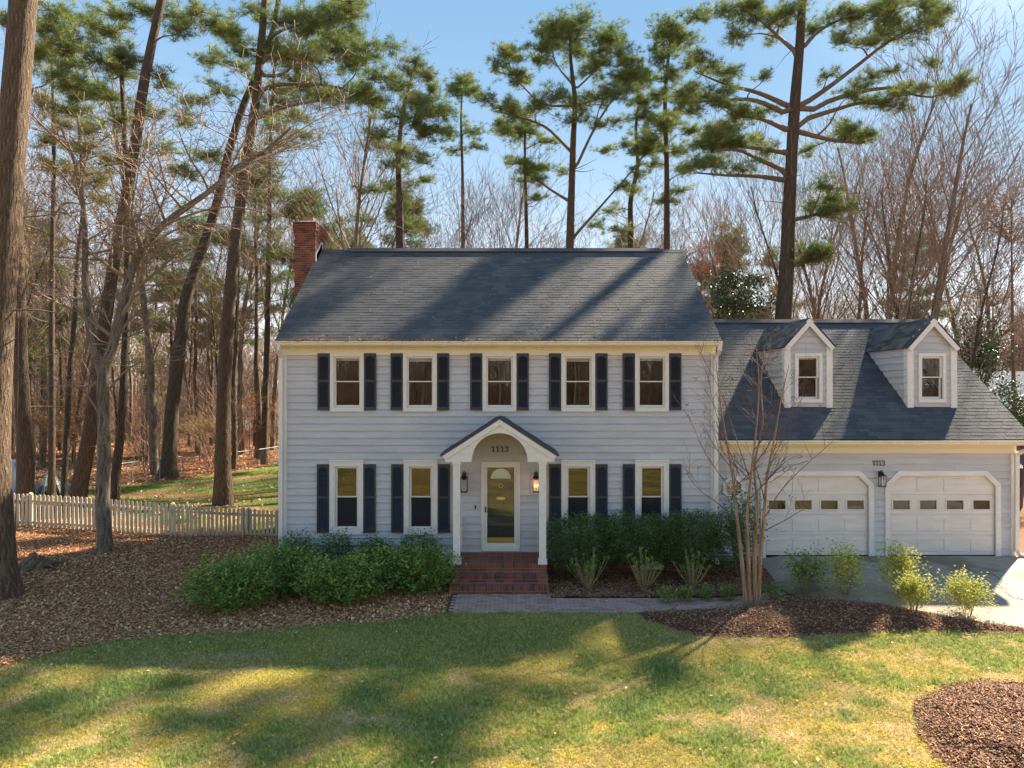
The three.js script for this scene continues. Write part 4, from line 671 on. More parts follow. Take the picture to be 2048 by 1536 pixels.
// ---- wall lanterns ----
function lantern(label, x, y, D, lit, s = 1) {
  const g = thing('wall_lantern', label, 'lantern'), z = -D + 0.046;
  const H = 0.36 * s, W = 0.085 * s, c = z + 0.13 * s;
  mesh('backplate', bx(x - 0.05 * s, x + 0.05 * s, y + 0.1 * s, y + 0.30 * s, z - 0.02, z + 0.012), M.black, g);
  mesh('arm', tube(smoothPath([V(x, y + 0.2 * s, z), V(x, y + 0.31 * s, z + 0.03), V(x, y + 0.35 * s, z + 0.09 * s), V(x, y + 0.3 * s, c)], 10), Array(11).fill(0.011 * s), 6), M.black, g);
  mesh('cap', (() => { const q = new THREE.CylinderGeometry(0.045 * s, 0.135 * s, 0.07 * s, 4); q.rotateY(Math.PI / 4); q.translate(x, y + 0.205 * s, c); return q; })(), M.black, g);
  mesh('chimney_cap', (() => { const q = new THREE.CylinderGeometry(0.04 * s, 0.055 * s, 0.07 * s, 8); q.translate(x, y + 0.27 * s, c); return q; })(), M.black, g);
  mesh('base', bx(x - W, x + W, y - 0.2 * s, y - 0.175 * s, c - W, c + W), M.black, g);
  for (const [a, b] of [[-1, -1], [1, -1], [1, 1], [-1, 1]]) { mesh('post', bx(x + a * W - 0.007 * s, x + a * W + 0.007 * s, y - 0.2 * s, y + 0.18 * s, c + b * W - 0.007 * s, c + b * W + 0.007 * s), M.black, g); }
  mesh('glass_pane', bx(x - W + 0.007, x + W - 0.007, y - 0.174 * s, y + 0.17 * s, c + W - 0.003, c + W), M.lampGlass, g);
  for (const k of [-1, 1]) mesh('glass_pane', bx(x + k * W - 0.0015, x + k * W + 0.0015, y - 0.174 * s, y + 0.17 * s, c - W + 0.008, c + W - 0.008), M.lampGlass, g);
  for (const k of [-0.035, 0, 0.035]) { const o = k === 0 ? 0.03 : -0.01; mesh('candle', (() => { const q = new THREE.CylinderGeometry(0.01 * s, 0.01 * s, 0.13 * s, 8); q.translate(x + k * s, y - 0.11 * s, c + o * s); return q; })(), std(lin(0.8, 0.78, 0.72), 0.5), g); mesh('flame_bulb', (() => { const q = new THREE.SphereGeometry(0.013 * s, 8, 8); q.scale(1, 2, 1); q.translate(x + k * s, y - 0.02 * s, c + o * s); return q; })(), lit ? std(lin(1, 0.6, 0.25), 0.4, { emissive: lin(1, 0.40, 0.09), emissiveIntensity: 1.6 }) : std(lin(0.7, 0.65, 0.55), 0.3), g); }
  if (lit) { const p = new THREE.PointLight(new THREE.Color(1, 0.55, 0.22), 0.035, 0, 2); p.position.set(x, y - 0.02 * s, c + 0.03 * s); p.castShadow = true; p.shadow.radius = 1; scene.add(p); }
  rebase(g, V(x, y - 0.2 * s, z));
}
lantern('black wall lantern with unlit candles left of the front door', fx(929), fy(967), FRONT, false, 1.02);
lantern('black wall lantern with glowing orange candles right of the front door', fx(1072), fy(967), FRONT, true, 1.02);
lantern('small black wall lantern between the two garage doors', gx(1758), gy(960), GAR, false, 0.8);

// ---- brick walk ----
{
  const w = new THREE.Group(); w.name = 'walkway'; w.userData.kind = 'structure'; scene.add(w);
  const inWalk = (x, D) => (x > -1.44 && x < 0.9 && D > 14.95 && D < 16.24) || (x >= 0.9 && x < 6.32 && D > 14.95 + 0.09 * Math.max(0, x - 2.6) && D < 15.98);
  const pg = new THREE.BoxGeometry(0.190, 0.05, 0.090), spots = [], rest = [];
  for (let r = 0, D = 14.94; D < 16.3; r++, D += 0.101) for (let x = -1.5 + (r % 2) * 0.1; x < 6.4; x += 0.201) if (inWalk(x + 0.06, D + 0.05) && inWalk(x + 0.14, D + 0.05)) spots.push([x + 0.1, D + 0.05, r]);
  spots.sort((a, b) => a[1] - b[1]);
  spots.forEach(([x, D], i) => { const y = hgt(x, D) + 0.006 + R(-0.004, 0.004), m = M.paver[Math.floor(rnd() * 4)], e = [R(-0.015, 0.015), R(-0.012, 0.012), R(-0.015, 0.015)]; if (i < 298) { const q = mesh('brick', pg, m, w, x, y, -D); q.rotation.set(...e); } else { const q = pg.clone(); q.rotateX(e[0]); q.rotateZ(e[2]); q.translate(x, y, -D); rest.push([q, m]); } });
  if (rest.length) { for (const m of M.paver) { const a = rest.filter((q) => q[1] === m).map((q) => q[0]); if (a.length) mesh('bricks', merge(a), m, w).userData.kind = 'stuff'; } }
  mesh('sand_joints', sheet(-1.5, 6.4, 14.9, 16.3, 0.1, (x, D) => inWalk(x, D) ? 0.05 : -0.05, (x, D) => hgt(x, D) + 0.017), std(lin(0.13, 0.095, 0.07), 0.95, { map: rep(soilTex, 1) }), w);
}

// ================= SHRUBS AND SMALL PLANTS =================
// leaves spread through a lumpy volume, denser toward its skin, on a few stems
function shrub(name, label, cat, group, x, D, rx, ry, rz, o) {
  const y0 = o.y ?? (inBedF(x, D) > 0 || inBedR(x, D) > 0 ? mulchTop(x, D) : hgt(x, D)), base = V(x, y0, -D), g = thing(name, label, cat, group), c = new Copies(), seed = Math.floor(x * 31 + D * 17);
  const lift = o.lift ?? 0, n = o.n, pal = o.colors, s0 = o.leaf;
  for (let i = 0; i < n; i++) {
    const a = R(0, 6.283), u = R(-1, 1), q = Math.sqrt(1 - u * u), dx = Math.cos(a) * q, dz = Math.sin(a) * q;
    const lump = 1 + (o.lump ?? 0.28) * (fbm(dx * 2.2 + seed, dz * 2.2 + u * 2.4 + 7, 100, 3) - 0.5) * 2 + (o.fine ?? 0.2) * (vnoise(dx * 8 + seed, dz * 8 + u * 8, 101) - 0.5) * 2;
    const k = (o.solid ? Math.pow(rnd(), 0.22) : Math.pow(rnd(), 0.45)) * lump;
    const box = o.box ? 1 / Math.pow(Math.pow(Math.abs(dx), 4) + Math.pow(Math.abs(u), 4) + Math.pow(Math.abs(dz), 4), 0.25) : 1;
    const p = V(x + dx * rx * k * box, y0 + lift + ry + u * ry * k * box, -D + dz * rz * k * box); if (p.y < y0 + 0.02) continue;
    if (o.sparse && fbm(p.x * 5 + seed, p.y * 5 + p.z * 4, 102, 2) < o.sparse) continue;
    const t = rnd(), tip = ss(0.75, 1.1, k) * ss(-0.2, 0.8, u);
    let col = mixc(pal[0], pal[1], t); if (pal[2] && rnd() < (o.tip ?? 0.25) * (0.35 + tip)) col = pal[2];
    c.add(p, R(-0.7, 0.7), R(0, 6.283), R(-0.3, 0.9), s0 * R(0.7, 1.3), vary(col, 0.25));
  }
  c.build('foliage', leafShape, o.mat ?? M.leafStuff, g);
  const st = []; const ns = o.stems ?? 9;
  for (let i = 0; i < ns; i++) { const a = i / ns * 6.283 + R(-0.3, 0.3), e = V(x + Math.cos(a) * rx * R(0.3, 0.75), y0 + lift + ry * R(0.9, 1.6), -D + Math.sin(a) * rz * R(0.3, 0.75)), m = V(x + Math.cos(a) * rx * 0.25, y0 + (lift + ry) * 0.5, -D + Math.sin(a) * rz * 0.25), pts = smoothPath([V(x + Math.cos(a) * 0.05, y0 - 0.03, -D + Math.sin(a) * 0.05), m, e], 6); st.push(tube(pts, pts.map((_, k) => (o.stemR ?? 0.012) * (1 - 0.11 * k)), 4)); for (let b = 0; b < 3; b++) { const p0 = pts[3 + b], p1 = p0.clone().add(V(R(-0.3, 0.3) * rx, R(0.1, 0.5) * ry, R(-0.3, 0.3) * rz)); st.push(tube([p0, p1], [0.006, 0.003], 3)); } }
  mesh('stems', merge(st), M.twig, g);
  return rebase(g, base);
}
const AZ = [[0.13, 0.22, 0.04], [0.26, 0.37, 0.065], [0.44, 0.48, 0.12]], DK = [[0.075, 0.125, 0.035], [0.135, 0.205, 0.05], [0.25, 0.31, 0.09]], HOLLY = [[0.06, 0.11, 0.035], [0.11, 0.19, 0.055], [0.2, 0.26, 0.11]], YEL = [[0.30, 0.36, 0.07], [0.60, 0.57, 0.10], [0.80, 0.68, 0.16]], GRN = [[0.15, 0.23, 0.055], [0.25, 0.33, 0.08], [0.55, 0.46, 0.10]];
// left of the steps: low azalea mounds in front, darker clipped bushes against the wall
[[440, 1236, 85, 52, 'leftmost low azalea mound in front of the house'], [545, 1205, 85, 50, 'second low azalea mound from the left, its back against the dark bushes'], [668, 1222, 82, 46, 'low azalea mound at the front middle of the left bed'], [745, 1190, 70, 40, 'low azalea mound behind the middle of the left bed'], [830, 1196, 72, 44, 'low azalea mound nearest the brick steps']].forEach(([px, py, rw, rh, lb]) => {
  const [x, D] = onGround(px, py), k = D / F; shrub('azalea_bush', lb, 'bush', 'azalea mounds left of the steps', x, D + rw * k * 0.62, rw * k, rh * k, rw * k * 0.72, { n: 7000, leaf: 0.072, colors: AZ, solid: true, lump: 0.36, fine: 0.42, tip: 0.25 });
});
[[595, 1122, 40, 32, 'dark bush at the left corner of the house'], [672, 1124, 44, 33, 'dark bush under the first lower window'], [752, 1126, 40, 30, 'dark bush between the two left lower windows'], [838, 1124, 48, 33, 'dark bush under the window beside the porch']].forEach(([px, py, rw, rh, lb]) => {
  const D = 17.45, x = (px - 1024) * D / F, k = D / F; shrub('boxwood_bush', lb, 'bush', 'dark bushes along the left wall', x, D, rw * k, (EYE + (775 - (py - rh * 1.75)) * k - hgt(x, D)) / 2, 0.45, { n: 4600, leaf: 0.052, colors: DK, solid: true, lump: 0.34, fine: 0.36, tip: 0.16 });
});
// right of the steps: three clipped evergreens on bare stems
[[1168, 70, 1032, 1136, 'clipped evergreen shrub nearest the porch column'], [1276, 74, 1030, 1124, 'middle one of the three clipped evergreen shrubs'], [1380, 70, 1024, 1130, 'clipped evergreen shrub nearest the downspout corner']].forEach(([px, rw, t, b, lb]) => {
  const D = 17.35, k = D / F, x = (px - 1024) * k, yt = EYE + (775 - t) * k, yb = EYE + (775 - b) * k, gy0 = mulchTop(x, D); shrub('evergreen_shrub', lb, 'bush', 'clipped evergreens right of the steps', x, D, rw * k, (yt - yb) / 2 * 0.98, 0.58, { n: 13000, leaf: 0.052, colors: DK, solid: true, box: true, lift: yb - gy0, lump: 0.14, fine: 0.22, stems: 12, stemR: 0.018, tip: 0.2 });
});
shrub('holly_shrub', 'tall loose holly shrub at the corner between house and garage', 'bush', null, (1478 - 1024) * 17.3 / F, 17.3, 0.62, 1.0, 0.5, { n: 3600, leaf: 0.075, colors: HOLLY, mat: M.gloss, lump: 0.3, fine: 0.35, sparse: 0.36, lift: 0.18, stems: 10, tip: 0.2 });
shrub('holly_shrub', 'thin upper shoots of holly in front of the octagonal window', 'bush', null, (1508 - 1024) * 17.0 / F, 17.0, 0.2, 0.5, 0.2, { n: 160, leaf: 0.065, colors: HOLLY, mat: M.gloss, sparse: 0.45, lift: 1.25, stems: 5, tip: 0.2 });
// small clumps along the walk edge
[[1332, 1212, 20, 17, 'small green shrub at the left end of the row beside the walk'], [1371, 1208, 19, 15, 'second small shrub of the row beside the walk'], [1411, 1206, 17, 16, 'third small shrub of the row beside the walk'], [1456, 1206, 17, 15, 'fourth small shrub, just left of the bare tree stems'], [1546, 1204, 22, 17, 'small shrub just right of the bare tree stems']].forEach(([px, py, rw, rh, lb]) => {
  const [x, D] = onGround(px, py - 4), k = D / F; shrub('small_shrub', lb, 'bush', 'small shrubs beside the walk', x, D, rw * k, rh * k, rw * k, { n: 520, leaf: 0.05, colors: GRN, lump: 0.3, fine: 0.4, tip: 0.16, stems: 7, stemR: 0.007, lift: 0.04 });
});
// the brighter shrubs along the drive
[[1610, 1186, 44, 40, GRN, 'green feathery shrub at the inner corner of the drive'], [1690, 1190, 46, 48, YEL, 'tall yellow green shrub in front of the left garage door'], [1800, 1194, 44, 54, YEL, 'tallest yellow green shrub, in front of the right garage door'], [1826, 1228, 38, 34, YEL, 'low yellow green shrub at the foot of the tallest one'], [1934, 1230, 52, 38, YEL, 'yellow vase shaped shrub beside the sunlit part of the drive']].forEach(([px, py, rw, rh, pal, lb]) => {
  const [x, D] = onGround(px, py), k = D / F; shrub('nandina_shrub', lb, 'bush', 'yellow green shrubs along the drive', x, D, rw * k, rh * k, rw * k * 0.85, { n: pal === YEL ? 2300 : 2000, leaf: 0.06, colors: pal, lump: 0.42, fine: 0.45, sparse: 0.34, lift: 0.10, tip: pal === YEL ? 0.4 : 0.2, stems: 8, stemR: 0.008 });
});
// leafing hydrangeas: fans of tan canes with green buds
[[1178, 1180, 'leggy budding hydrangea nearest the steps'], [1287, 1184, 'middle budding hydrangea in the mulch bed'], [1385, 1178, 'budding hydrangea nearest the bare tree stems']].forEach(([px, py, lb]) => {
  const [x, D0] = onGround(px, py), D = D0, y0 = mulchTop(x, D), g = thing('hydrangea', lb, 'plant', 'budding hydrangeas in the mulch bed'), st = [], c = new Copies();
  for (let i = 0; i < 30; i++) {
    const a = R(0, 6.283), o = R(0.1, 0.52), h = R(0.45, 1.0) * (1 - 0.35 * (o / 0.52) * rnd()), e = V(x + Math.cos(a) * o, y0 + h, -D + Math.sin(a) * o * 0.8), m = V(x + Math.cos(a) * o * 0.55, y0 + h * 0.45, -D + Math.sin(a) * o * 0.45), pts = smoothPath([V(x + R(-0.06, 0.06), y0 - 0.02, -D + R(-0.06, 0.06)), m, e], 7);
    st.push(tube(pts, pts.map((_, k) => 0.0075 - 0.0005 * k), 4));
    const leafy = (p, n2, s) => { for (let k = 0; k < n2; k++) c.add(p.clone().add(V(R(-0.02, 0.02), R(-0.02, 0.03), R(-0.02, 0.02))), R(-0.4, 0.4), R(0, 6.28), R(0.2, 1.0), s * R(0.7, 1.3), vary(mixc([0.34, 0.46, 0.09], [0.22, 0.34, 0.08], rnd()), 0.2)); };
    leafy(e, 10, 0.065); leafy(pts[5], 3, 0.05); leafy(pts[4], 3, 0.045); if (rnd() < 0.5) { const e2 = pts[4].clone().add(V(R(-0.12, 0.12), R(0.1, 0.25), R(-0.1, 0.1))); st.push(tube([pts[4], e2], [0.005, 0.003], 3)); leafy(e2, 6, 0.05); }
  }
  for (let k = 0; k < 60; k++) { const a = R(0, 6.28), r = R(0, 0.2); c.add(V(x + Math.cos(a) * r, y0 + R(0.02, 0.14), -D + Math.sin(a) * r), R(-0.4, 0.4), R(0, 6.28), R(0, 0.9), R(0.03, 0.06), vary([0.12, 0.19, 0.04], 0.25)); }
  mesh('canes', merge(st), std(lin(0.46, 0.31, 0.17), 0.85), g); c.build('buds', leafShape, M.leafStuff, g); rebase(g, V(x, y0, -D));
});

// ================= BARE BRANCHING =================
function branchOut(out, start, dir, len, rad, lev, o) {
  const n = lev === 0 ? (o.seg ?? 9) : Math.max(2, 5 - lev), pts = [start.clone()], d = dir.clone(), wig = o.wig ?? 0.16; let p = start.clone();
  for (let i = 0; i < n; i++) { d.add(V(R(-wig, wig), R(-wig, wig) * 0.5 + (o.rise ?? 0.07) * (lev ? 1 : 0.3), R(-wig, wig))).normalize(); p = p.clone().addScaledVector(d, len / n); pts.push(p); }
  const endR = lev === 0 ? rad * 0.22 : rad * 0.4, rr = pts.map((_, i) => Math.max(o.min ?? 0.006, rad + (endR - rad) * i / n));
  (lev === 0 ? out.trunk : out.br).push(tube(pts, rr, lev === 0 ? 8 : lev === 1 ? 5 : 3));
  out.tips?.push([p.clone(), lev]);
  if (lev >= o.levels) return;
  const kids = o.kids[lev];
  for (let i = 0; i < kids; i++) {
    const t = lev === 0 ? o.from + (0.97 - o.from) * (i + rnd()) / kids : 0.2 + 0.8 * (i + rnd()) / kids, f = t * n, k = Math.min(n - 1, Math.floor(f)), q = pts[k].clone().lerp(pts[k + 1], f - k), ax = pts[k + 1].clone().sub(pts[k]).normalize();
    const az = (i * 2.4 + R(-0.5, 0.5)), side = V(Math.cos(az), 0, Math.sin(az)).addScaledVector(ax, -ax.dot(V(Math.cos(az), 0, Math.sin(az)))).normalize(), sp = (o.spread ?? 0.75) * R(0.7, 1.25);
    const nd = ax.clone().multiplyScalar(Math.cos(sp)).addScaledVector(side, Math.sin(sp)).normalize();
    const nl = lev === 0 ? len * (o.first ?? 0.34) * (1.15 - 0.65 * t) * R(0.75, 1.2) : len * R(0.42, 0.66);
    branchOut(out, q, nd, nl, Math.max(o.min ?? 0.006, rr[k] * (lev === 0 ? 0.42 : 0.55)), lev + 1, o);
  }
}
// crepe myrtle in front of the garage
{
  const D = 15.25, g = thing('crepe_myrtle', 'bare multi-stem crepe myrtle with smooth tan trunks in the mulch', 'tree'), q = (px, py, dz = 0) => P(px, py, D + dz), out = { trunk: [], br: [], tips: [] };
  const stems = [[[1491, 1213], [1483, 1120], [1474, 1040, .1], [1468, 975, .2], [1456, 900, .3], [1440, 800, .4], [1432, 720, .4]], [[1498, 1213], [1496, 1110], [1493, 1040, -.1], [1502, 950, -.2], [1512, 860, -.2], [1518, 770, -.3], [1512, 690, -.3]], [[1511, 1211], [1509, 1110], [1514, 1010, .1], [1509, 930, .3], [1525, 850, .4], [1522, 760, .5], [1530, 690, .6]], [[1516, 1209], [1521, 1105], [1527, 1040, -.1], [1533, 960, -.2], [1548, 880, -.3], [1562, 800, -.3], [1578, 730, -.4]]];
  for (const s of stems) {
    const pts = smoothPath(s.map((a) => q(a[0], a[1], a[2] ?? 0)), 22), rr = pts.map((_, i) => 0.05 * Math.pow(1 - i / 23, 1.15) + 0.005);
    pts[0].y -= 0.06; rr[0] *= 1.25; out.trunk.push(tube(pts, rr, 8, 0.06));
    for (let i = 9; i < 22; i += 2) { const a = R(0, 6.28), d = V(Math.cos(a) * 0.75, 0.75, Math.sin(a) * 0.6).normalize(); branchOut(out, pts[i], d, R(0.8, 1.7) * (1 - i / 42), rr[i] * 0.5, 1, { levels: 3, kids: [0, 4, 3], wig: 0.13, rise: 0.05, min: 0.0032, spread: 0.6 }); }
  }
  for (const b of [[[1527, 1062], [1570, 1040, -.3], [1600, 1022, -.5], [1624, 1013, -.6]], [[1527, 1040], [1555, 990, -.2], [1590, 950, -.4], [1640, 905, -.6], [1668, 880, -.8]], [[1474, 1045], [1440, 1010, .1], [1405, 985, .1], [1382, 960, .2], [1372, 945, .2]], [[1470, 990], [1440, 950], [1410, 905, .2], [1385, 850, .3], [1378, 832, .3]], [[1500, 960], [1470, 870, -.2], [1440, 780, -.3], [1405, 715, -.4], [1395, 695, -.4]], [[1530, 950], [1560, 890, .2], [1590, 840, .3], [1610, 760, .3], [1612, 690, .4]], [[1478, 950], [1450, 880, -.3], [1425, 800, -.4], [1415, 740, -.5]]]) {
    const pts = smoothPath(b.map((a) => q(a[0], a[1], a[2] ?? 0)), 12); out.br.push(tube(pts, pts.map((_, i) => 0.013 - 0.0008 * i), 4)); out.tips.push([pts[12], 3]);
    for (let i = 4; i < 12; i += 2) { const a = R(0, 6.28); branchOut(out, pts[i], V(Math.cos(a) * 0.6, 0.8, Math.sin(a) * 0.5).normalize(), R(0.3, 0.75), 0.006, 2, { levels: 3, kids: [0, 0, 3], wig: 0.13, min: 0.003, spread: 0.6 }); }
  }
  const c = new Copies(); for (const [p, l] of out.tips) if (l === 3 && rnd() < 0.16) for (let k = 0; k < 7; k++) c.add(p.clone().add(V(R(-0.07, 0.07), R(-0.03, 0.09), R(-0.07, 0.07))), R(0, 6), R(0, 6), 0, R(0.008, 0.014), vary([0.10, 0.055, 0.045], 0.3));
  mesh('trunk', merge(out.trunk), M.myrtle, g); mesh('branches', merge(out.br), M.myrtleTwig, g).userData.kind = 'stuff'; c.build('seed_pods', new THREE.IcosahedronGeometry(1, 0), M.litter, g);
  const [x0, D0] = onGround(1503, 1211); rebase(g, V(x0, mulchTop(x0, D0), -D0));
}

// ================= THE WOODS =================
const groundAt = (p) => hgt(p.x, -p.z);
function trunkPath(list, D) { const pts = list.map(([px, py, dz = 0]) => P(px, py, D + dz)); return pts; }
const PINE = [[0.13, 0.19, 0.055], [0.22, 0.28, 0.08], [0.36, 0.37, 0.12]];
// a pine from its traced trunk and the masses of its crown: [px, py, half width, half height] in photo pixels at its depth
function pine(label, D, list, r0, r1, clumps, o = {}) {
  const g = thing(o.name ?? 'pine_tree', label, 'tree', o.group), ctrl = trunkPath(list, D);
  const b0 = ctrl[0]; const gyy = groundAt(b0); if (b0.y > gyy) ctrl.unshift(V(b0.x + (b0.x - ctrl[1].x) * 0.1, gyy - 0.1, b0.z)); else b0.y = Math.min(b0.y, gyy - 0.05);
  const n = 26, pts = smoothPath(ctrl, n), rr = pts.map((_, i) => (r0 + (r1 - r0) * Math.pow(i / n, 0.85)) * (1 + 0.45 * Math.exp(-i * 1.1)));
  mesh('trunk', tube(pts, rr, 12, 0.1), o.bark ?? M.bark[Math.floor(rnd() * 3)], g);
  const limbs = [], c = new Copies(), pal = o.colors ?? PINE;
  const anchors = []; for (let i = 5; i <= n; i++) anchors.push([pts[i], rr[i], 1.3, pts[i].clone().sub(pts[i - 1]).normalize()]);
  const limbTo = (e) => {                          // fork from the nearest limb or from the trunk below, bowed upward
    let best = null, bc = 1e9;
    for (const q of anchors) { const l = q[0].distanceTo(e), up = (e.y - q[0].y) / (l + 0.01), cost = l * q[2] * (up < 0.1 ? 1 + 1.5 * (0.1 - up) : 1 + 0.8 * Math.max(0, up - 0.6)); if (cost < bc && l > 0.25) { bc = cost; best = q; } }
    const p = best[0], l = p.distanceTo(e), dir = e.clone().sub(p).normalize(), m1 = p.clone().addScaledVector(dir, 0.35 * l).addScaledVector(best[3], 0.10 * l).add(V(R(-0.07, 0.07) * l, R(-0.05, 0.05) * l, R(-0.07, 0.07) * l)), m2 = p.clone().lerp(e, 0.7).add(V(R(-0.06, 0.06) * l, R(-0.02, 0.07) * l, R(-0.06, 0.06) * l)), k = smoothPath([p, m1, m2, e], 8), r = Math.min(best[1] * 0.62, 0.022 + 0.012 * l), rs = k.map((_, i) => Math.max(0.011, r * (1 - i / 10)));
    limbs.push(tube(k, rs, 5)); for (let i = 2; i < 8; i++) anchors.push([k[i], rs[i], 1, k[i + 1].clone().sub(k[i]).normalize()]); return k[6];
  };
  const extra = [];
  for (const pl of o.limbs ?? []) { const k = smoothPath(pl.map(([a, b], i) => P(a, b, D + (pl.dz ?? R(-0.35, 0.35)) * i)), 12), r = o.limbR ?? 0.1; let near = 0; pts.forEach((p, i) => { if (p.distanceTo(k[0]) < pts[near].distanceTo(k[0])) near = i; }); k[0].copy(pts[near]); const rs = k.map((_, i) => Math.max(0.016, Math.min(r, rr[near] * 0.55) * (1 - i / 15))); limbs.push(tube(k, rs, 6)); for (let i = 2; i < 12; i++) anchors.push([k[i], rs[i], 0.8, k[i + 1].clone().sub(k[i]).normalize()]); for (const i of [7, 9, 11, 12]) extra.push(k[i].clone().add(V(R(-0.4, 0.4), R(0.05, 0.5), R(-0.4, 0.4)))); }
  const axis = (px, py) => { let b = 1e9; for (const q of list) b = Math.min(b, Math.hypot(px - q[0], (py - q[1]) * 0.6)); return b; };
  { const t = list[list.length - 1]; if (t[1] > 0) clumps.push([t[0], t[1] - 6, 24, 14, 0], [t[0] + 14, t[1] + 14, 22, 12, 0.3], [t[0] - 14, t[1] + 16, 22, 12, -0.3]); }
  clumps.sort((u, w) => axis(u[0], u[1]) - axis(w[0], w[1]));
  for (const item of [...clumps, ...extra]) {
    const at = item.isVector3, [px, py, wx, wy, dz] = at ? [] : item, dd = at ? 0 : D + (dz ?? R(-0.9, 0.9) * (o.deep ?? 2.2)), e = at ? item : P(px, py, dd), rx = at ? R(0.6, 1.1) : 1.35 * wx * dd / F, ry = at ? R(0.3, 0.5) : 1.55 * wy * dd / F, rz = rx * R(0.75, 1.1), p0 = limbTo(e);
    const nb = Math.max(5, Math.round(10 + rx * ry * 9)), tot = Math.round((o.dense ?? 1) * rx * ry * 150);
    for (let b = 0; b < nb; b++) {
      const a = R(0, 6.283), u = R(-0.9, 1), q = Math.sqrt(Math.max(0, 1 - u * u)), k = Math.pow(rnd(), 0.4), tip = V(e.x + Math.cos(a) * q * rx * k, e.y + u * ry * k, e.z + Math.sin(a) * q * rz * k), st = e.clone().lerp(p0, 0.06 * rnd());
      limbs.push(tube([st, st.clone().lerp(tip, 0.5).add(V(0, -0.05 * rx, 0)), tip], [0.016, 0.011, 0.006], 3));
      const per = Math.ceil(tot / nb);
      for (let i = 0; i < per; i++) {
        const t = 0.25 + 0.85 * Math.pow(rnd(), 0.75), w = st.clone().lerp(tip, t).add(V(R(-1, 1) * 0.2 * rx, R(-0.8, 1) * 0.26 * ry, R(-1, 1) * 0.2 * rz)); let col = mixc(pal[0], pal[1], rnd()); if (rnd() < 0.22) col = pal[2]; c.add(w, R(-0.8, 0.8), R(0, 6.283), R(-0.8, 0.8), R(0.75, 1.35) * (o.tuft ?? 1), vary(col, 0.25));
      }
    }
  }
  for (let i = 0; i < (o.snags ?? 5); i++) { const k = Math.floor(R(8, 20)), a = R(0, 6.28), l = R(0.6, 2.4), e = pts[k].clone().add(V(Math.cos(a) * l, R(-0.1, 0.5) * l, Math.sin(a) * l)); limbs.push(tube(smoothPath([pts[k], pts[k].clone().lerp(e, 0.5).add(V(0, R(-0.15, 0.15), 0)), e], 5), [0.03, 0.025, 0.02, 0.016, 0.012, 0.007], 4)); }
  mesh('limbs', merge(limbs), M.limb, g).userData.kind = 'stuff';
  c.build('crown', tuftShape, M.leafStuff, g);
  const base = V(ctrl[0].x, gyy, ctrl[0].z); return rebase(g, base);
}
// --- behind the house, left to right ---
pine('tall pine with a broad dark domed crown rising behind the middle of the roof', 34, [[1138, 600], [1140, 500], [1143, 400], [1147, 280], [1150, 200], [1143, 130], [1140, 60]], 0.30, 0.06, [[1110, 52, 40, 24], [1162, 42, 46, 22], [1210, 70, 36, 24], [1238, 112, 36, 24], [1098, 92, 36, 24], [1150, 98, 42, 24], [1192, 138, 40, 22], [1262, 150, 30, 18], [1074, 122, 26, 14], [1018, 108, 30, 20], [998, 130, 20, 12], [1042, 158, 28, 12], [1120, 188, 40, 14], [1165, 208, 44, 18], [1085, 214, 46, 15], [1032, 232, 36, 15], [1000, 246, 24, 12], [1204, 196, 36, 16], [1244, 182, 34, 18], [1012, 262, 20, 10], [1150, 238, 42, 12], [1205, 250, 30, 9], [1280, 205, 24, 12], [1290, 300, 24, 9], [1060, 335, 24, 8]], { limbR: 0.09, limbs: [[[1141, 301], [1089, 252], [1020, 228], [986, 221]], [[1147, 210], [1089, 207], [1038, 162], [1013, 120]], [[1142, 480], [1193, 422], [1245, 363], [1297, 301]], [[1144, 352], [1193, 249], [1238, 180], [1262, 150]], [[1142, 404], [1089, 370], [1055, 339]], [[1149, 180], [1190, 140], [1225, 90]], [[1147, 170], [1110, 120], [1100, 60]]] });
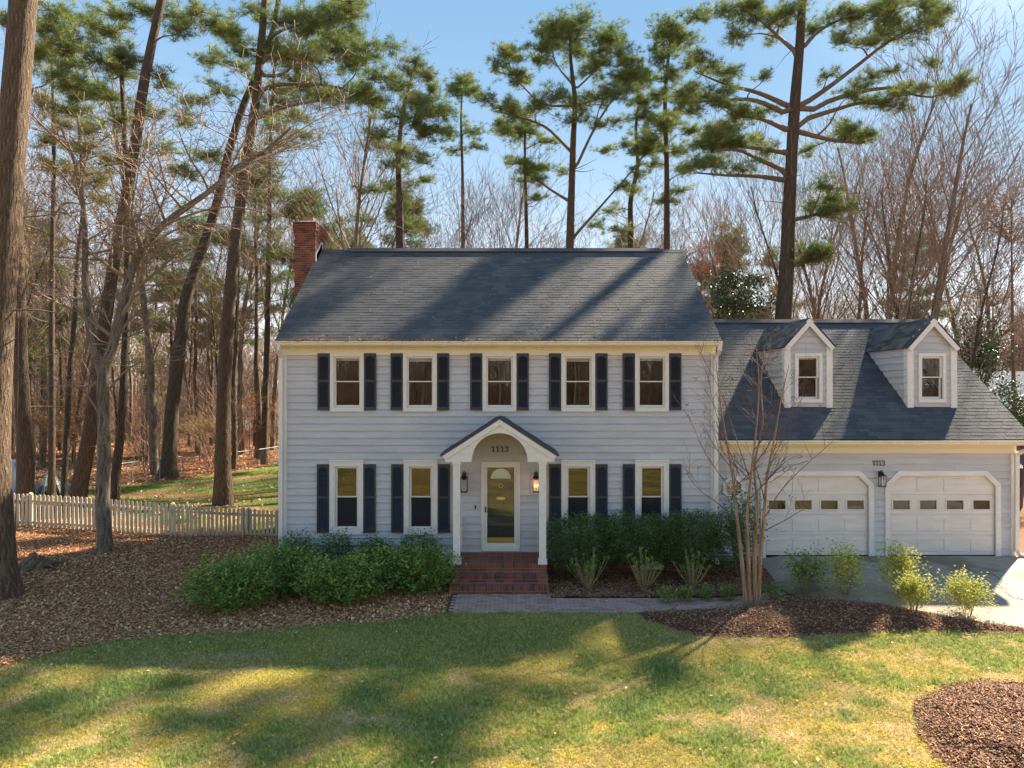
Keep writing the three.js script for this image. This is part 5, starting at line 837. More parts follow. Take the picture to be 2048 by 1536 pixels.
pine('tallest pine, wide spreading over the garage roof', 30, [[1566, 660], [1572, 560], [1580, 400], [1590, 220], [1600, 100], [1608, -30], [1612, -160]], 0.42, 0.12, [[1720, 30, 58, 20], [1790, 18, 58, 20], [1850, 8, 48, 20], [1890, 18, 28, 16], [1690, 82, 40, 15], [1762, 70, 50, 17], [1832, 58, 44, 16], [1872, 50, 30, 12], [1750, 152, 26, 12], [1776, 140, 26, 10], [1902, 172, 26, 10], [1932, 158, 20, 13], [1862, 128, 26, 7], [1762, 202, 32, 8], [1802, 216, 26, 8], [1690, 256, 36, 10], [1724, 280, 36, 9], [1530, 152, 22, 11], [1470, 70, 36, 15], [1412, 192, 36, 15], [1380, 222, 40, 15], [1442, 212, 36, 13], [1452, 262, 46, 13], [1402, 292, 46, 15], [1502, 282, 36, 11], [1382, 332, 30, 11], [1434, 322, 32, 9], [1540, 302, 30, 11], [1612, 302, 26, 11], [1642, 372, 30, 14], [1642, 430, 40, 13], [1692, 416, 36, 11], [1632, 520, 40, 12], [1602, 526, 24, 9], [1590, 20, 40, 18], [1560, 52, 40, 18], [1622, 62, 30, 14], [1502, 20, 48, 18], [1442, 20, 46, 16], [1660, 150, 22, 10], [1700, 190, 20, 8]], { deep: 2.4, bark: M.bark[0], limbR: 0.13, limbs: [[[1600, 213], [1649, 180], [1717, 129], [1760, 95], [1820, 56], [1870, 30]], [[1602, 234], [1657, 202], [1713, 185], [1778, 174], [1821, 185], [1864, 193], [1919, 175]], [[1600, 241], [1670, 219], [1726, 205], [1790, 212]], [[1598, 262], [1670, 280], [1726, 286]], [[1585, 215], [1520, 185], [1455, 168], [1391, 142]], [[1584, 232], [1511, 200], [1451, 199], [1370, 205]], [[1582, 262], [1520, 236], [1468, 232]], [[1580, 305], [1520, 296], [1455, 288], [1400, 284]], [[1578, 344], [1520, 318], [1477, 300], [1430, 300]], [[1576, 361], [1520, 352], [1455, 350], [1391, 345]], [[1598, 107], [1546, 60], [1500, 20]], [[1603, 100], [1640, 60], [1700, 30], [1780, 10]], [[1580, 440], [1620, 432], [1680, 415]], [[1575, 530], [1610, 524], [1640, 518]]] });
pine('slim pine with tufted crown left of the tallest pine', 36, [[1332, 620], [1334, 480], [1334, 330], [1331, 200], [1338, 110], [1345, 55]], 0.24, 0.05, [[1332, 62, 34, 22], [1362, 82, 34, 20], [1320, 112, 30, 18], [1390, 122, 28, 16], [1342, 150, 34, 15], [1372, 192, 34, 15], [1312, 192, 30, 13], [1292, 152, 24, 11], [1342, 242, 40, 14], [1382, 262, 30, 12], [1312, 292, 34, 12], [1352, 302, 34, 12], [1302, 332, 28, 9], [1372, 342, 30, 9], [1392, 32, 28, 15], [1330, 400, 30, 9], [1360, 380, 26, 8], [1290, 230, 34, 14], [1320, 250, 36, 14], [1300, 270, 34, 14]], { dense: 1.3 });
pine('crooked thin pine with sparse foliage right of the domed pine', 41, [[1258, 620], [1262, 470], [1262, 400], [1276, 330], [1272, 260], [1278, 200], [1272, 150]], 0.24, 0.05, [[1278, 200, 26, 10], [1252, 292, 30, 10], [1212, 302, 26, 9], [1292, 300, 26, 10], [1270, 382, 30, 8], [1222, 422, 32, 10], [1190, 452, 26, 10], [1240, 240, 26, 9], [1290, 260, 20, 8], [1230, 460, 30, 8]], { dense: 0.85 });
pine('slender pine with a small round top knot left of the domed pine', 42, [[928, 640], [926, 500], [925, 350], [922, 240], [924, 170]], 0.20, 0.04, [[926, 160, 30, 13], [910, 176, 20, 9], [946, 180, 18, 9], [900, 272, 26, 13], [942, 262, 30, 13], [952, 292, 20, 9], [912, 300, 24, 9]], { deep: 1.2 });
pine('pine with layered foliage behind the roof left of centre', 33, [[800, 640], [800, 500], [799, 400], [797, 300], [810, 200], [830, 130]], 0.30, 0.06, [[802, 300, 40, 16], [790, 332, 34, 14], [760, 292, 34, 14], [842, 320, 28, 13], [832, 202, 34, 18], [862, 182, 28, 15], [850, 152, 20, 10], [780, 376, 28, 12], [738, 440, 28, 9], [802, 424, 28, 14], [812, 462, 28, 14], [826, 442, 24, 12], [740, 380, 26, 9], [850, 360, 24, 10]]);
pine('narrow pine with flat tiers left of the domed pine trunk', 43, [[1056, 640], [1054, 500], [1052, 400], [1050, 300], [1050, 250]], 0.22, 0.05, [[1042, 272, 40, 12], [1012, 262, 26, 10], [1092, 282, 30, 11], [1032, 322, 26, 8], [1082, 336, 30, 8], [1122, 342, 20, 8], [1050, 360, 30, 8], [1075, 400, 26, 8]], { deep: 1.4 });
// --- the left woods ---
pine('massive foreground trunk cut by the left edge of the picture', 15.2, [[-6, 1200], [-12, 1000], [-13, 880], [-4, 640], [12, 420], [28, 200], [43, 0], [55, -160], [62, -300]], 0.36, 0.24, [[120, -180, 70, 30], [-20, -200, 70, 30]], { bark: M.bark[1], snags: 2 });
pine('dark straight pine trunk just right of the massive trunk', 23, [[52, 1010], [50, 900], [42, 740], [37, 600], [34, 420], [40, 200], [60, 40], [70, -60]], 0.29, 0.12, [[100, 60, 40, 24], [60, 110, 40, 20], [130, 100, 36, 20], [100, 20, 50, 20], [40, 40, 40, 22], [110, 150, 36, 14]]);
pine('big dark pine leaning right behind the picket fence', 24.2, [[156, 1002], [166, 940], [180, 870], [196, 740], [211, 630], [237, 470], [262, 330], [286, 165], [320, 0], [338, -90]], 0.30, 0.13, [[352, 32, 50, 16], [402, 20, 50, 14], [362, 62, 34, 14], [292, 20, 40, 18], [330, 172, 26, 11], [320, 150, 26, 11], [250, 112, 36, 18], [222, 62, 46, 20], [172, 42, 46, 20], [190, 122, 44, 18], [420, 50, 36, 14], [240, 30, 40, 16], [140, 80, 36, 18]], { bark: M.bark[0] });
pine('straight tall pine standing just behind the picket fence', 27.6, [[447, 1018], [446, 840], [452, 690], [461, 570], [473, 460], [488, 342], [500, 270], [510, 200], [520, 100], [528, 0], [532, -80]], 0.29, 0.12, [[560, 42, 50, 20], [622, 50, 54, 22], [682, 72, 50, 22], [732, 102, 44, 20], [562, 102, 50, 20], [622, 112, 58, 22], [692, 132, 50, 22], [762, 152, 40, 17], [602, 172, 58, 20], [662, 192, 54, 20], [732, 192, 44, 17], [792, 172, 34, 15], [640, 22, 44, 18], [702, 20, 40, 16], [782, 92, 26, 12], [562, 202, 44, 15], [502, 20, 40, 16], [452, 62, 38, 17], [472, 102, 30, 14], [822, 250, 44, 16], [872, 222, 38, 16], [852, 270, 38, 13], [792, 232, 38, 12], [882, 262, 26, 12], [762, 272, 34, 11]], { bark: M.bark[1], deep: 2.0, limbR: 0.12, limbs: [[[511, 190], [540, 171], [598, 167], [684, 175], [740, 205], [800, 235], [870, 228]], [[518, 115], [574, 113], [640, 120], [700, 110]], [[514, 150], [564, 147], [590, 120], [620, 60]], [[522, 90], [560, 60], [640, 40], [720, 30]], [[505, 240], [560, 215], [640, 200], [730, 195]], [[520, 100], [490, 95], [455, 65]]] });
pine('thick pine with a knot, leaning right beyond the chain link fence', 37, [[336, 958], [340, 900], [345, 810], [360, 690], [371, 600], [386, 548], [410, 480], [437, 392], [456, 306], [480, 225], [510, 150], [545, 60], [560, -40]], 0.40, 0.13, [[372, 242, 34, 14], [392, 202, 34, 14], [412, 312, 44, 17], [440, 180, 36, 15], [480, 130, 40, 16], [540, 250, 40, 14], [420, 120, 40, 18], [590, 230, 40, 14], [350, 342, 42, 14], [330, 300, 38, 15]], { bark: M.bark[2] });
pine('straight pine trunk near the left house corner beyond the lawn', 44, [[528, 925], [531, 800], [534, 690], [536, 560], [538, 420], [540, 280], [545, 180], [550, 100]], 0.26, 0.07, [[560, 290, 36, 12], [600, 270, 36, 12], [540, 230, 36, 14], [570, 180, 36, 14], [520, 320, 30, 10]], { bark: M.bark[2] });
pine('dark pine trunk between the two leaning trees', 25.5, [[230, 1000], [234, 930], [240, 880], [250, 700], [254, 540], [252, 380], [246, 240], [240, 120]], 0.20, 0.07, [[182, 262, 44, 17], [240, 242, 30, 17], [212, 192, 48, 17], [150, 172, 44, 17], [130, 222, 38, 17], [170, 302, 34, 13], [240, 150, 36, 16], [290, 230, 34, 13], [210, 330, 40, 12]]);
pine('slim pine with mossy yellow foliage right of the massive trunk', 30, [[104, 960], [104, 800], [103, 640], [104, 480], [106, 330], [104, 200], [100, 90]], 0.17, 0.05, [[100, 332, 30, 13], [142, 342, 38, 11], [190, 362, 38, 17], [92, 282, 30, 12], [120, 250, 30, 12], [100, 120, 36, 17], [80, 200, 34, 14], [140, 290, 26, 10], [196, 400, 30, 12]], { colors: [[0.17, 0.175, 0.04], [0.29, 0.25, 0.06], [0.38, 0.31, 0.07]] });
pine('thin dark leaning trunk behind the tarp', 27, [[128, 985], [133, 880], [140, 740], [148, 640], [156, 500], [164, 420], [160, 300], [150, 180]], 0.125, 0.05, [[160, 230, 36, 13], [120, 170, 34, 13], [190, 180, 34, 13], [150, 130, 36, 13]]);
// the grey leaning hardwood in front of the fence
{
  const D = 19.3, g = thing('leaning_tree', 'grey leaning hardwood in the leaf litter before the picket fence', 'tree'), out = { trunk: [], br: [] };
  const a = smoothPath([[213, 1114], [206, 1010], [209, 900], [206, 800], [207, 750], [230, 675], [254, 570], [281, 500], [329, 447], [375, 412], [420, 380], [470, 335], [530, 300], [580, 255]].map(([x, y], i) => P(x, y, D + Math.max(0, i - 4) * 0.12)), 34), ra = a.map((_, i) => i === 0 ? 0.26 : 0.20 - 0.0048 * i); a[0].y -= 0.1;
  out.trunk.push(tube(a, ra, 10, 0.08));
  const b = smoothPath([[206, 760], [190, 700], [172, 600], [169, 510], [167, 430], [150, 330], [120, 250]].map(([x, y], i) => P(x, y, D + i * 0.1)), 18); out.trunk.push(tube(b, b.map((_, i) => 0.13 - 0.005 * i), 8, 0.08));
  const o = { levels: 4, kids: [0, 6, 5, 3], wig: 0.16, rise: 0.05, min: 0.006, spread: 0.75 };
  for (let i = 12; i < 34; i += 1) { const q = R(0, 6.28); branchOut(out, a[i], V(Math.cos(q), R(0.1, 0.9), Math.sin(q)).normalize(), R(1.2, 2.8), ra[i] * 0.45, 1, o); }
  for (let i = 6; i < 18; i += 1) { const q = R(0, 6.28); branchOut(out, b[i], V(Math.cos(q), R(0.1, 0.9), Math.sin(q)).normalize(), R(1.0, 2.2), 0.035, 1, o); }
  for (const [s, e] of [[[329, 447], [560, 430]], [[281, 500], [470, 450]], [[207, 790], [330, 720]], [[207, 840], [110, 760]]]) { const p = P(...s, D), q = P(...e, D - 0.8), m = p.clone().lerp(q, 0.5).add(V(0, 0.35, 0)), k = smoothPath([p, m, q], 9); out.br.push(tube(k, k.map((_, i) => 0.04 - 0.0035 * i), 5)); for (let i = 3; i < 9; i++) { const z = R(0, 6.28); branchOut(out, k[i], V(Math.cos(z), R(-0.2, 0.8), Math.sin(z)).normalize(), R(0.5, 1.2), 0.014, 2, o); } }
  mesh('trunk', merge(out.trunk), M.greyBark, g); mesh('branches', merge(out.br), M.twig, g).userData.kind = 'stuff'; rebase(g, V(a[0].x, groundAt(a[0]), a[0].z));
}
// --- bare hardwoods: six individuals, then copies turned and sized ---
const bareProtos = [];
function bareTree(seed, h, r, o) {
  rnd = mulberry(seed); const out = { trunk: [], br: [] }; branchOut(out, V(0, -0.1, 0), V(R(-0.05, 0.05), 1, R(-0.05, 0.05)).normalize(), h, r, 0, { levels: 4, kids: [15, 5, 4, 3], from: 0.38, first: 0.36, wig: 0.09, rise: 0.09, min: 0.0075, spread: 0.62, seg: 12, ...o });
  return [merge(out.trunk), merge(out.br)];
}
for (const [s, h, r, o] of [[21, 17, 0.17, {}], [22, 19, 0.2, { from: 0.3, spread: 0.5 }], [23, 15, 0.12, { from: 0.25, spread: 0.45, first: 0.42 }], [24, 20, 0.22, { from: 0.5 }], [25, 12, 0.08, { from: 0.2, spread: 0.55, kids: [12, 5, 4, 3] }], [26, 18, 0.16, { spread: 0.8, wig: 0.13 }]]) bareProtos.push(bareTree(s, h, r, o));
rnd = mulberry(99);
function bare(k, label, cat, group, x, D, turn, s, mat) {
  const g = thing('bare_tree', label, 'tree', group), [t, b] = bareProtos[k]; mesh('trunk', t, mat ?? (k % 2 ? M.greyBark : M.bark[2]), g); mesh('branches', b, M.twig, g).userData.kind = 'stuff';
  g.position.set(x, hgt(x, D) - 0.05, -D); g.rotation.y = turn; g.scale.setScalar(s); return g;
}
// ones that stand out
[[1828, 33, 0, 0.88, 'large forked bare tree behind the second dormer'], [1960, 36, 5, 0.92, 'spreading bare tree behind the right end of the garage roof'], [1478, 36, 2, 0.9, 'bare tree behind the garage roof just left of the tallest pine'], [1735, 38, 3, 0.75, 'bare tree between the two dormers, right of the tallest pine'], [1655, 44, 1, 0.85, 'bare tree close right of the tallest pine trunk'], [985, 38, 2, 1.0, 'bare forking tree right behind the roof middle'], [870, 40, 1, 0.82, 'bare forking tree behind the roof left of middle'], [700, 36, 5, 0.85, 'bare brown tree just right of the chimney'], [640, 42, 0, 0.9, 'bare tree right behind the chimney'], [1772, 28.6, 0, 0.8, 'bare tree close behind the ridge between the dormers'], [1868, 29.4, 3, 0.82, 'bare tree close behind the ridge right of the second dormer'], [1925, 28.2, 2, 0.85, 'slim bare tree close behind the end of the garage ridge']].forEach(([px, D, k, s, lb], i) => bare(k, lb, 'tree', null, (px - 1024) * D / F, D, i * 1.9, s));
// the rest of the wood
const WOODS = ['slender bare tree among the others in the woods left of the house', 'slender bare tree among the others rising behind the main roof', 'slender bare tree among the others rising behind the garage roof'];
for (let i = 0; i < 74; i++) {
  const left = i < 40, D = R(33, 62), px = left ? R(-80, 600) : R(600, 2150), x = (px - 1024) * D / F; if (inBack(x, D) > 0.5 && left) { continue; }
  const zone = px < 600 ? 0 : px < 1400 ? 1 : 2;
  bare(i % 6, WOODS[zone], 'tree', ['bare trees in the woods left of the house', 'bare trees behind the main roof', 'bare trees behind the garage roof'][zone], x, D, R(0, 6.28), R(0.62, 1.12));
}
// farther pines, three individuals copied
{
  const protos = [0, 1, 2].map((k) => {
    rnd = mulberry(300 + k); const t = [], l = [], c = new Copies(), h = [20, 22, 18][k], pts = []; let p = V(0, -0.1, 0); for (let i = 0; i <= 12; i++) { pts.push(p.clone()); p.add(V(R(-0.12, 0.12), h / 12, R(-0.12, 0.12))); }
    t.push(tube(pts, pts.map((_, i) => 0.24 - 0.017 * i), 8));
    for (let i = 0; i < 26; i++) { const y = h * (0.5 + 0.5 * Math.pow(rnd(), 0.8)), a = R(0, 6.28), len = (1 - (y / h - 0.5) * 1.5) * R(1.2, 3.4) + 0.5, st = V(pts[Math.min(12, Math.floor(y / h * 12))].x, y, pts[Math.min(12, Math.floor(y / h * 12))].z), e = V(st.x + Math.cos(a) * len, y + len * R(0.1, 0.5), st.z + Math.sin(a) * len); l.push(tube([st, st.clone().lerp(e, 0.5).add(V(0, -0.1, 0)), e], [0.05, 0.03, 0.015], 4)); const n = Math.round(110 * (0.6 + len * 0.25)); for (let j = 0; j < n; j++) { const u = st.clone().lerp(e, R(0.55, 1.15)).add(V(R(-0.9, 0.9), R(-0.35, 0.5), R(-0.9, 0.9)).multiplyScalar(0.8)); c.add(u, R(-0.8, 0.8), R(0, 6.28), R(-0.8, 0.8), R(0.9, 1.6), vary(mixc(PINE[0], PINE[1], rnd()), 0.3)); } }
    return [merge(t), merge(l), c];
  });
  rnd = mulberry(77); const made = [];
  for (let i = 0; i < 26; i++) {
    const k = i % 3, D = R(44, 72), px = i < 15 ? R(-60, 640) : R(640, 2150), x = (px - 1024) * D / F;
    let g; if (!made[k]) { g = made[k] = thing('pine_tree', 'distant pine with a ragged crown deep in the woods', 'tree', 'distant pines in the woods'); mesh('trunk', protos[k][0], M.bark[k], g); mesh('limbs', protos[k][1], M.limb, g).userData.kind = 'stuff'; protos[k][2].build('crown', tuftShape, M.leafStuff, g); }
    else { g = made[k].clone(); g.name = numbered('pine_tree'); scene.add(g); }
    g.position.set(x, hgt(x, D), -D); g.rotation.y = R(0, 6.28); g.scale.setScalar(R(0.7, 1.0));
  }
}
// far mass of bare wood closing the view
{
  rnd = mulberry(55); const out = { trunk: [], br: [] }; branchOut(out, V(0, -0.1, 0), V(0, 1, 0), 15, 0.13, 0, { levels: 3, kids: [16, 6, 4], from: 0.15, first: 0.34, wig: 0.1, rise: 0.08, min: 0.014, spread: 0.6, seg: 8 });
  const g = merge([...out.trunk, ...out.br]), c = new Copies();
  for (let i = 0; i < 700; i++) { const back = i > 480, D = back ? -R(42, 75) : R(66, 130), x = back ? R(-55, 55) : R(-0.85 * D, 0.85 * D); c.add(V(x, hgt(x, D), -D), 0, R(0, 6.28), 0, R(0.5, 1.0), vary([1, 0.9, 0.82], 0.3)); }
  c.build('distant_woods', g, std(lin(0.23, 0.165, 0.125), 0.95), scene); tag(scene.children.at(-1), 'far brown mass of bare woodland closing the view', 'woods');
}
rnd = mulberry(5);
// low twiggy undergrowth between the trunks
{
  const out = { trunk: [], br: [] }; for (let k = 0; k < 7; k++) { const a = k * 0.9; branchOut(out, V(Math.cos(a) * 0.1, 0, Math.sin(a) * 0.1), V(Math.cos(a) * 0.45, 1, Math.sin(a) * 0.45).normalize(), 2.6, 0.016, 1, { levels: 3, kids: [0, 5, 4], wig: 0.15, min: 0.005, spread: 0.6 }); }
  const g = merge(out.br), c = new Copies();
  for (let i = 0; i < 620; i++) { const back = i > 330, D = back ? -R(38, 60) : R(38, 80), x = back ? R(-50, 50) : R(-0.8 * D, 0.9 * D); if (inBack(x, D) > -0.5) continue; c.add(V(x, hgt(x, D), -D), 0, R(0, 6.28), 0, back ? R(1.2, 2.6) : R(0.7, 1.7), vary([1, 0.85, 0.75], 0.3)); }
  c.build('undergrowth', g, std(lin(0.26, 0.185, 0.14), 0.95), scene); tag(scene.children.at(-1), 'brown twiggy undergrowth between the trunks of the woods', 'undergrowth');
}
// leafy small trees and broadleaf evergreens among the trunks
function leafTree(name, label, px, py, D, rx, ry, n, leaf, pal, o = {}) {
  const e = P(px, py, D), x = e.x, y0 = hgt(x, D), g = thing(name, label, 'tree', o.group), c = new Copies(), st = [];
  const top = V(x + R(-0.2, 0.2), e.y, -D), tp = smoothPath([V(x, y0 - 0.05, -D), V(x + R(-0.15, 0.15), (y0 + e.y) / 2, -D), top], 8); st.push(tube(tp, tp.map((_, i) => (o.r ?? 0.05) * (1 - 0.1 * i)), 6));
  const nb = o.nb ?? 26, tips = [];
  for (let b = 0; b < nb; b++) { const a = R(0, 6.283), u = R(-1, 1), q = Math.sqrt(1 - u * u), k = Math.pow(rnd(), 0.33), t = V(x + Math.cos(a) * q * rx * k, e.y + u * ry * k, -D + Math.sin(a) * q * rx * k), s = tp[Math.min(8, Math.max(2, Math.floor(8 * (t.y - 0.4 - y0) / (e.y - y0))))]; st.push(tube([s, s.clone().lerp(t, 0.5).add(V(0, 0.1, 0)), t], [0.02, 0.013, 0.006], 3)); tips.push([s, t]); }
  for (let i = 0; i < n; i++) { const [s, t] = tips[i % nb], p = s.clone().lerp(t, R(0.45, 1.08)).add(V(R(-1, 1) * rx * 0.17, R(-1, 1) * ry * 0.14, R(-1, 1) * rx * 0.17)); let col = mixc(pal[0], pal[1], rnd()); if (pal[2] && rnd() < 0.15) col = pal[2]; c.add(p, R(-0.9, 0.9), R(0, 6.28), R(-0.9, 0.9), leaf * R(0.7, 1.3), vary(col, 0.25)); }
  mesh('trunk', merge(st), o.bark ?? M.limb, g); c.build('crown', leafShape, o.mat ?? M.leafStuff, g); return rebase(g, V(x, y0, -D));
}
const BEECH = [[0.36, 0.20, 0.075], [0.48, 0.30, 0.12], [0.30, 0.15, 0.06]], LIME = [[0.24, 0.25, 0.05], [0.35, 0.33, 0.06]], EVER = [[0.04, 0.075, 0.025], [0.08, 0.13, 0.045], [0.2, 0.24, 0.14]];
leafTree('beech_sapling', 'orange brown leaved beech sapling at the far left edge of the woods', 105, 815, 33, 1.7, 1.3, 1500, 0.12, BEECH);
leafTree('beech_sapling', 'second orange brown beech sapling behind the leaning pine', 150, 850, 38, 1.6, 0.9, 900, 0.12, BEECH);
leafTree('beech_sapling', 'pale brown leaved beech sapling near the left house corner', 500, 808, 50, 2.4, 1.0, 1100, 0.13, BEECH);
leafTree('beech_sapling', 'yellowish leaved sapling right of the straight tall pine', 400, 850, 46, 1.9, 0.8, 900, 0.13, [[0.40, 0.34, 0.07], [0.36, 0.25, 0.09]]);
leafTree('beech_sapling', 'orange vine leaves hanging beside the massive left trunk', 30, 470, 16.6, 0.42, 1.3, 420, 0.075, [[0.50, 0.33, 0.09], [0.55, 0.40, 0.14]], { r: 0.015 });
leafTree('young_tree', 'young tree with new yellow green leaves among the left trunks', 288, 720, 40, 1.3, 1.6, 650, 0.11, LIME);
leafTree('young_tree', 'second young tree with yellow green leaves nearer the knotted pine', 318, 745, 43, 1.0, 1.5, 500, 0.11, LIME);
leafTree('young_tree', 'soft green young pine near the left picture edge', 70, 690, 36, 1.6, 1.6, 900, 0.14, [[0.16, 0.20, 0.05], [0.26, 0.25, 0.06]]);
leafTree('holly_tree', 'dark glossy evergreen tree behind the ridge of the garage', 1478, 588, 31, 1.75, 1.35, 3600, 0.14, EVER, { mat: M.gloss, r: 0.09, nb: 44 });
leafTree('holly_tree', 'dark glossy evergreen tree behind the right end of the garage roof', 1965, 740, 29, 1.7, 2.7, 4200, 0.13, EVER, { mat: M.gloss, r: 0.1, nb: 54 });
leafTree('holly_tree', 'lower evergreen beside the right gable of the garage', 2040, 830, 26, 1.0, 1.4, 2200, 0.12, EVER, { mat: M.gloss, r: 0.07, nb: 30 });
leafTree('maple_tree', 'small maple with red spring blossom beyond the right end of the main ridge', 1402, 515, 40, 1.5, 1.0, 900, 0.11, [[0.42, 0.07, 0.07], [0.55, 0.13, 0.12]], { nb: 40 });
leafTree('oak_tree', 'oak still holding rust brown leaves at the right edge of the picture', 2030, 420, 38, 2.4, 2.2, 2600, 0.13, [[0.26, 0.13, 0.06], [0.36, 0.20, 0.09]], { nb: 60, r: 0.14 });
leafTree('oak_tree', 'bare looking oak with tan leaf clusters behind the right dormer', 1990, 570, 44, 2.6, 1.6, 1300, 0.13, [[0.30, 0.19, 0.09], [0.38, 0.26, 0.12]], { nb: 60, r: 0.14 });
// trees across the street, behind the camera, seen mirrored in the panes
rnd = mulberry(41);
for (let i = 0; i < 16; i++) { const x = -27 + i * 3.6 + R(-0.8, 0.8), D = -R(24, 36); bare(i % 6, 'bare tree across the street, mirrored in the window panes', 'tree', 'trees across the street', x, D, R(0, 6.28), R(0.7, 0.95)); }

// ================= FENCES AND YARD THINGS =================
rnd = mulberry(13);
{ // white picket fence
  const g = thing('picket_fence', 'weathered white picket fence between the front leaves and the back yard', 'fence');
  const line = [[8, 985, 1052], [22, 986, 1053], [195, 996, 1062], [348, 1008, 1075], [490, 1018, 1078], [566, 1021, 1079]], at = (px) => { let i = 0; while (i < line.length - 2 && px > line[i + 1][0]) i++; const a = line[i], b = line[i + 1], t = (px - a[0]) / (b[0] - a[0]); return [a[1] + (b[1] - a[1]) * t, a[2] + (b[2] - a[2]) * t]; };
  const depth = (px) => 21.5 + 1.0 * ss(300, 560, px);
  const pk = (w, h) => { const s = new THREE.Shape(); s.moveTo(-w / 2, 0); s.lineTo(w / 2, 0); s.lineTo(w / 2, h - w / 2); s.absarc(0, h - w / 2, w / 2, 0, Math.PI, false); s.lineTo(-w / 2, 0); return new THREE.ExtrudeGeometry(s, { depth: 0.018, bevelEnabled: false, curveSegments: 5 }); };
  const geos = new Map();
  for (let px = 12; px < 566; px += 8.45) {
    const [t, b] = at(px), D = depth(px), p = P(px, b, D), h = (b - t) * D / F, key = h.toFixed(2); if (!geos.has(key)) geos.set(key, pk(0.088, h));
    const m = mesh('picket', geos.get(key), M.fence[Math.floor(rnd() * 3)], g, p.x, p.y + R(-0.01, 0.01), p.z); m.rotation.z = R(-0.012, 0.012); m.rotation.y = R(-0.03, 0.03);
  }
  for (const f of [0.16, 0.80]) for (let i = 0; i < line.length - 1; i++) { const a = line[i], b = line[i + 1], Da = depth(a[0]), Db = depth(b[0]), p = P(a[0], a[2] + (a[1] - a[2]) * f, Da), q = P(b[0], b[2] + (b[1] - b[2]) * f, Db); p.z -= 0.03; q.z -= 0.03; const l = p.distanceTo(q), bar = new THREE.BoxGeometry(l, 0.085, 0.035); const m = mesh('rail', bar, M.fence[1], g, (p.x + q.x) / 2, (p.y + q.y) / 2, (p.z + q.z) / 2); m.quaternion.setFromUnitVectors(V(1, 0, 0), q.clone().sub(p).normalize()); }
  for (const px of [62, 200, 346, 486, 498, 558]) { const [t, b] = at(px), D = depth(px) + 0.08, p = P(px, b, D), h = (b - t) * D / F + 0.02; mesh('fence_post', merge([bx(-0.05, 0.05, -0.2, h, -0.05, 0.05), (() => { const q = new THREE.ConeGeometry(0.075, 0.05, 4); q.rotateY(Math.PI / 4); q.translate(0, h + 0.025, 0); return q; })()]), M.fence[0], g, p.x, p.y, p.z); }
  rebase(g, P(290, 1070, 21.6));
}
{ // chain link fence along the far side of the back yard
  const g = thing('chain_link_fence', 'galvanised chain link fence running across the back yard', 'fence');
  const run = [[40, 1003], [118, 992], [195, 978], [265, 966], [320, 960], [366, 951], [434, 945], [503, 936], [560, 926], [640, 918]].map(([px, py]) => { const D = EYE * F / (py - 775), x = (px - 1024) * D / F; return V(x, hgt(x, D), -D); }), H = 1.08;
  const wires = [];
  for (let i = 0; i < run.length; i++) { mesh('post', (() => { const q = new THREE.CylinderGeometry(0.028, 0.028, H + 0.1, 8); q.translate(0, H / 2, 0); return q; })(), M.steel, g, run[i].x, run[i].y, run[i].z); }
  for (let i = 0; i < run.length - 1; i++) {
    const a = run[i], b = run[i + 1], l = a.distanceTo(b), d = b.clone().sub(a).normalize(); mesh('top_rail', tube([a.clone().setY(a.y + H), b.clone().setY(b.y + H)], [0.024, 0.024], 8), M.steel, g);
    for (let s = -H; s < l; s += 0.11) for (const k of [1, -1]) { let s0 = k > 0 ? s : s + H, s1 = k > 0 ? s + H : s, y0 = 0, y1 = H; const cl = (t) => clamp(t, 0, l); const u0 = cl(s0), u1 = cl(s1); if (Math.abs(u1 - u0) < 0.02) continue; y0 = H * Math.abs(u0 - s0) / H; y1 = H - H * Math.abs(u1 - s1) / H; wires.push(tube([a.clone().addScaledVector(d, u0).setY(a.y + (b.y - a.y) * u0 / l + y0), a.clone().addScaledVector(d, u1).setY(a.y + (b.y - a.y) * u1 / l + y1)], [0.002, 0.002], 3)); }
  }
  mesh('wire_mesh', merge(wires), M.steel, g).userData.kind = 'stuff';
  rebase(g, run[4]);
}
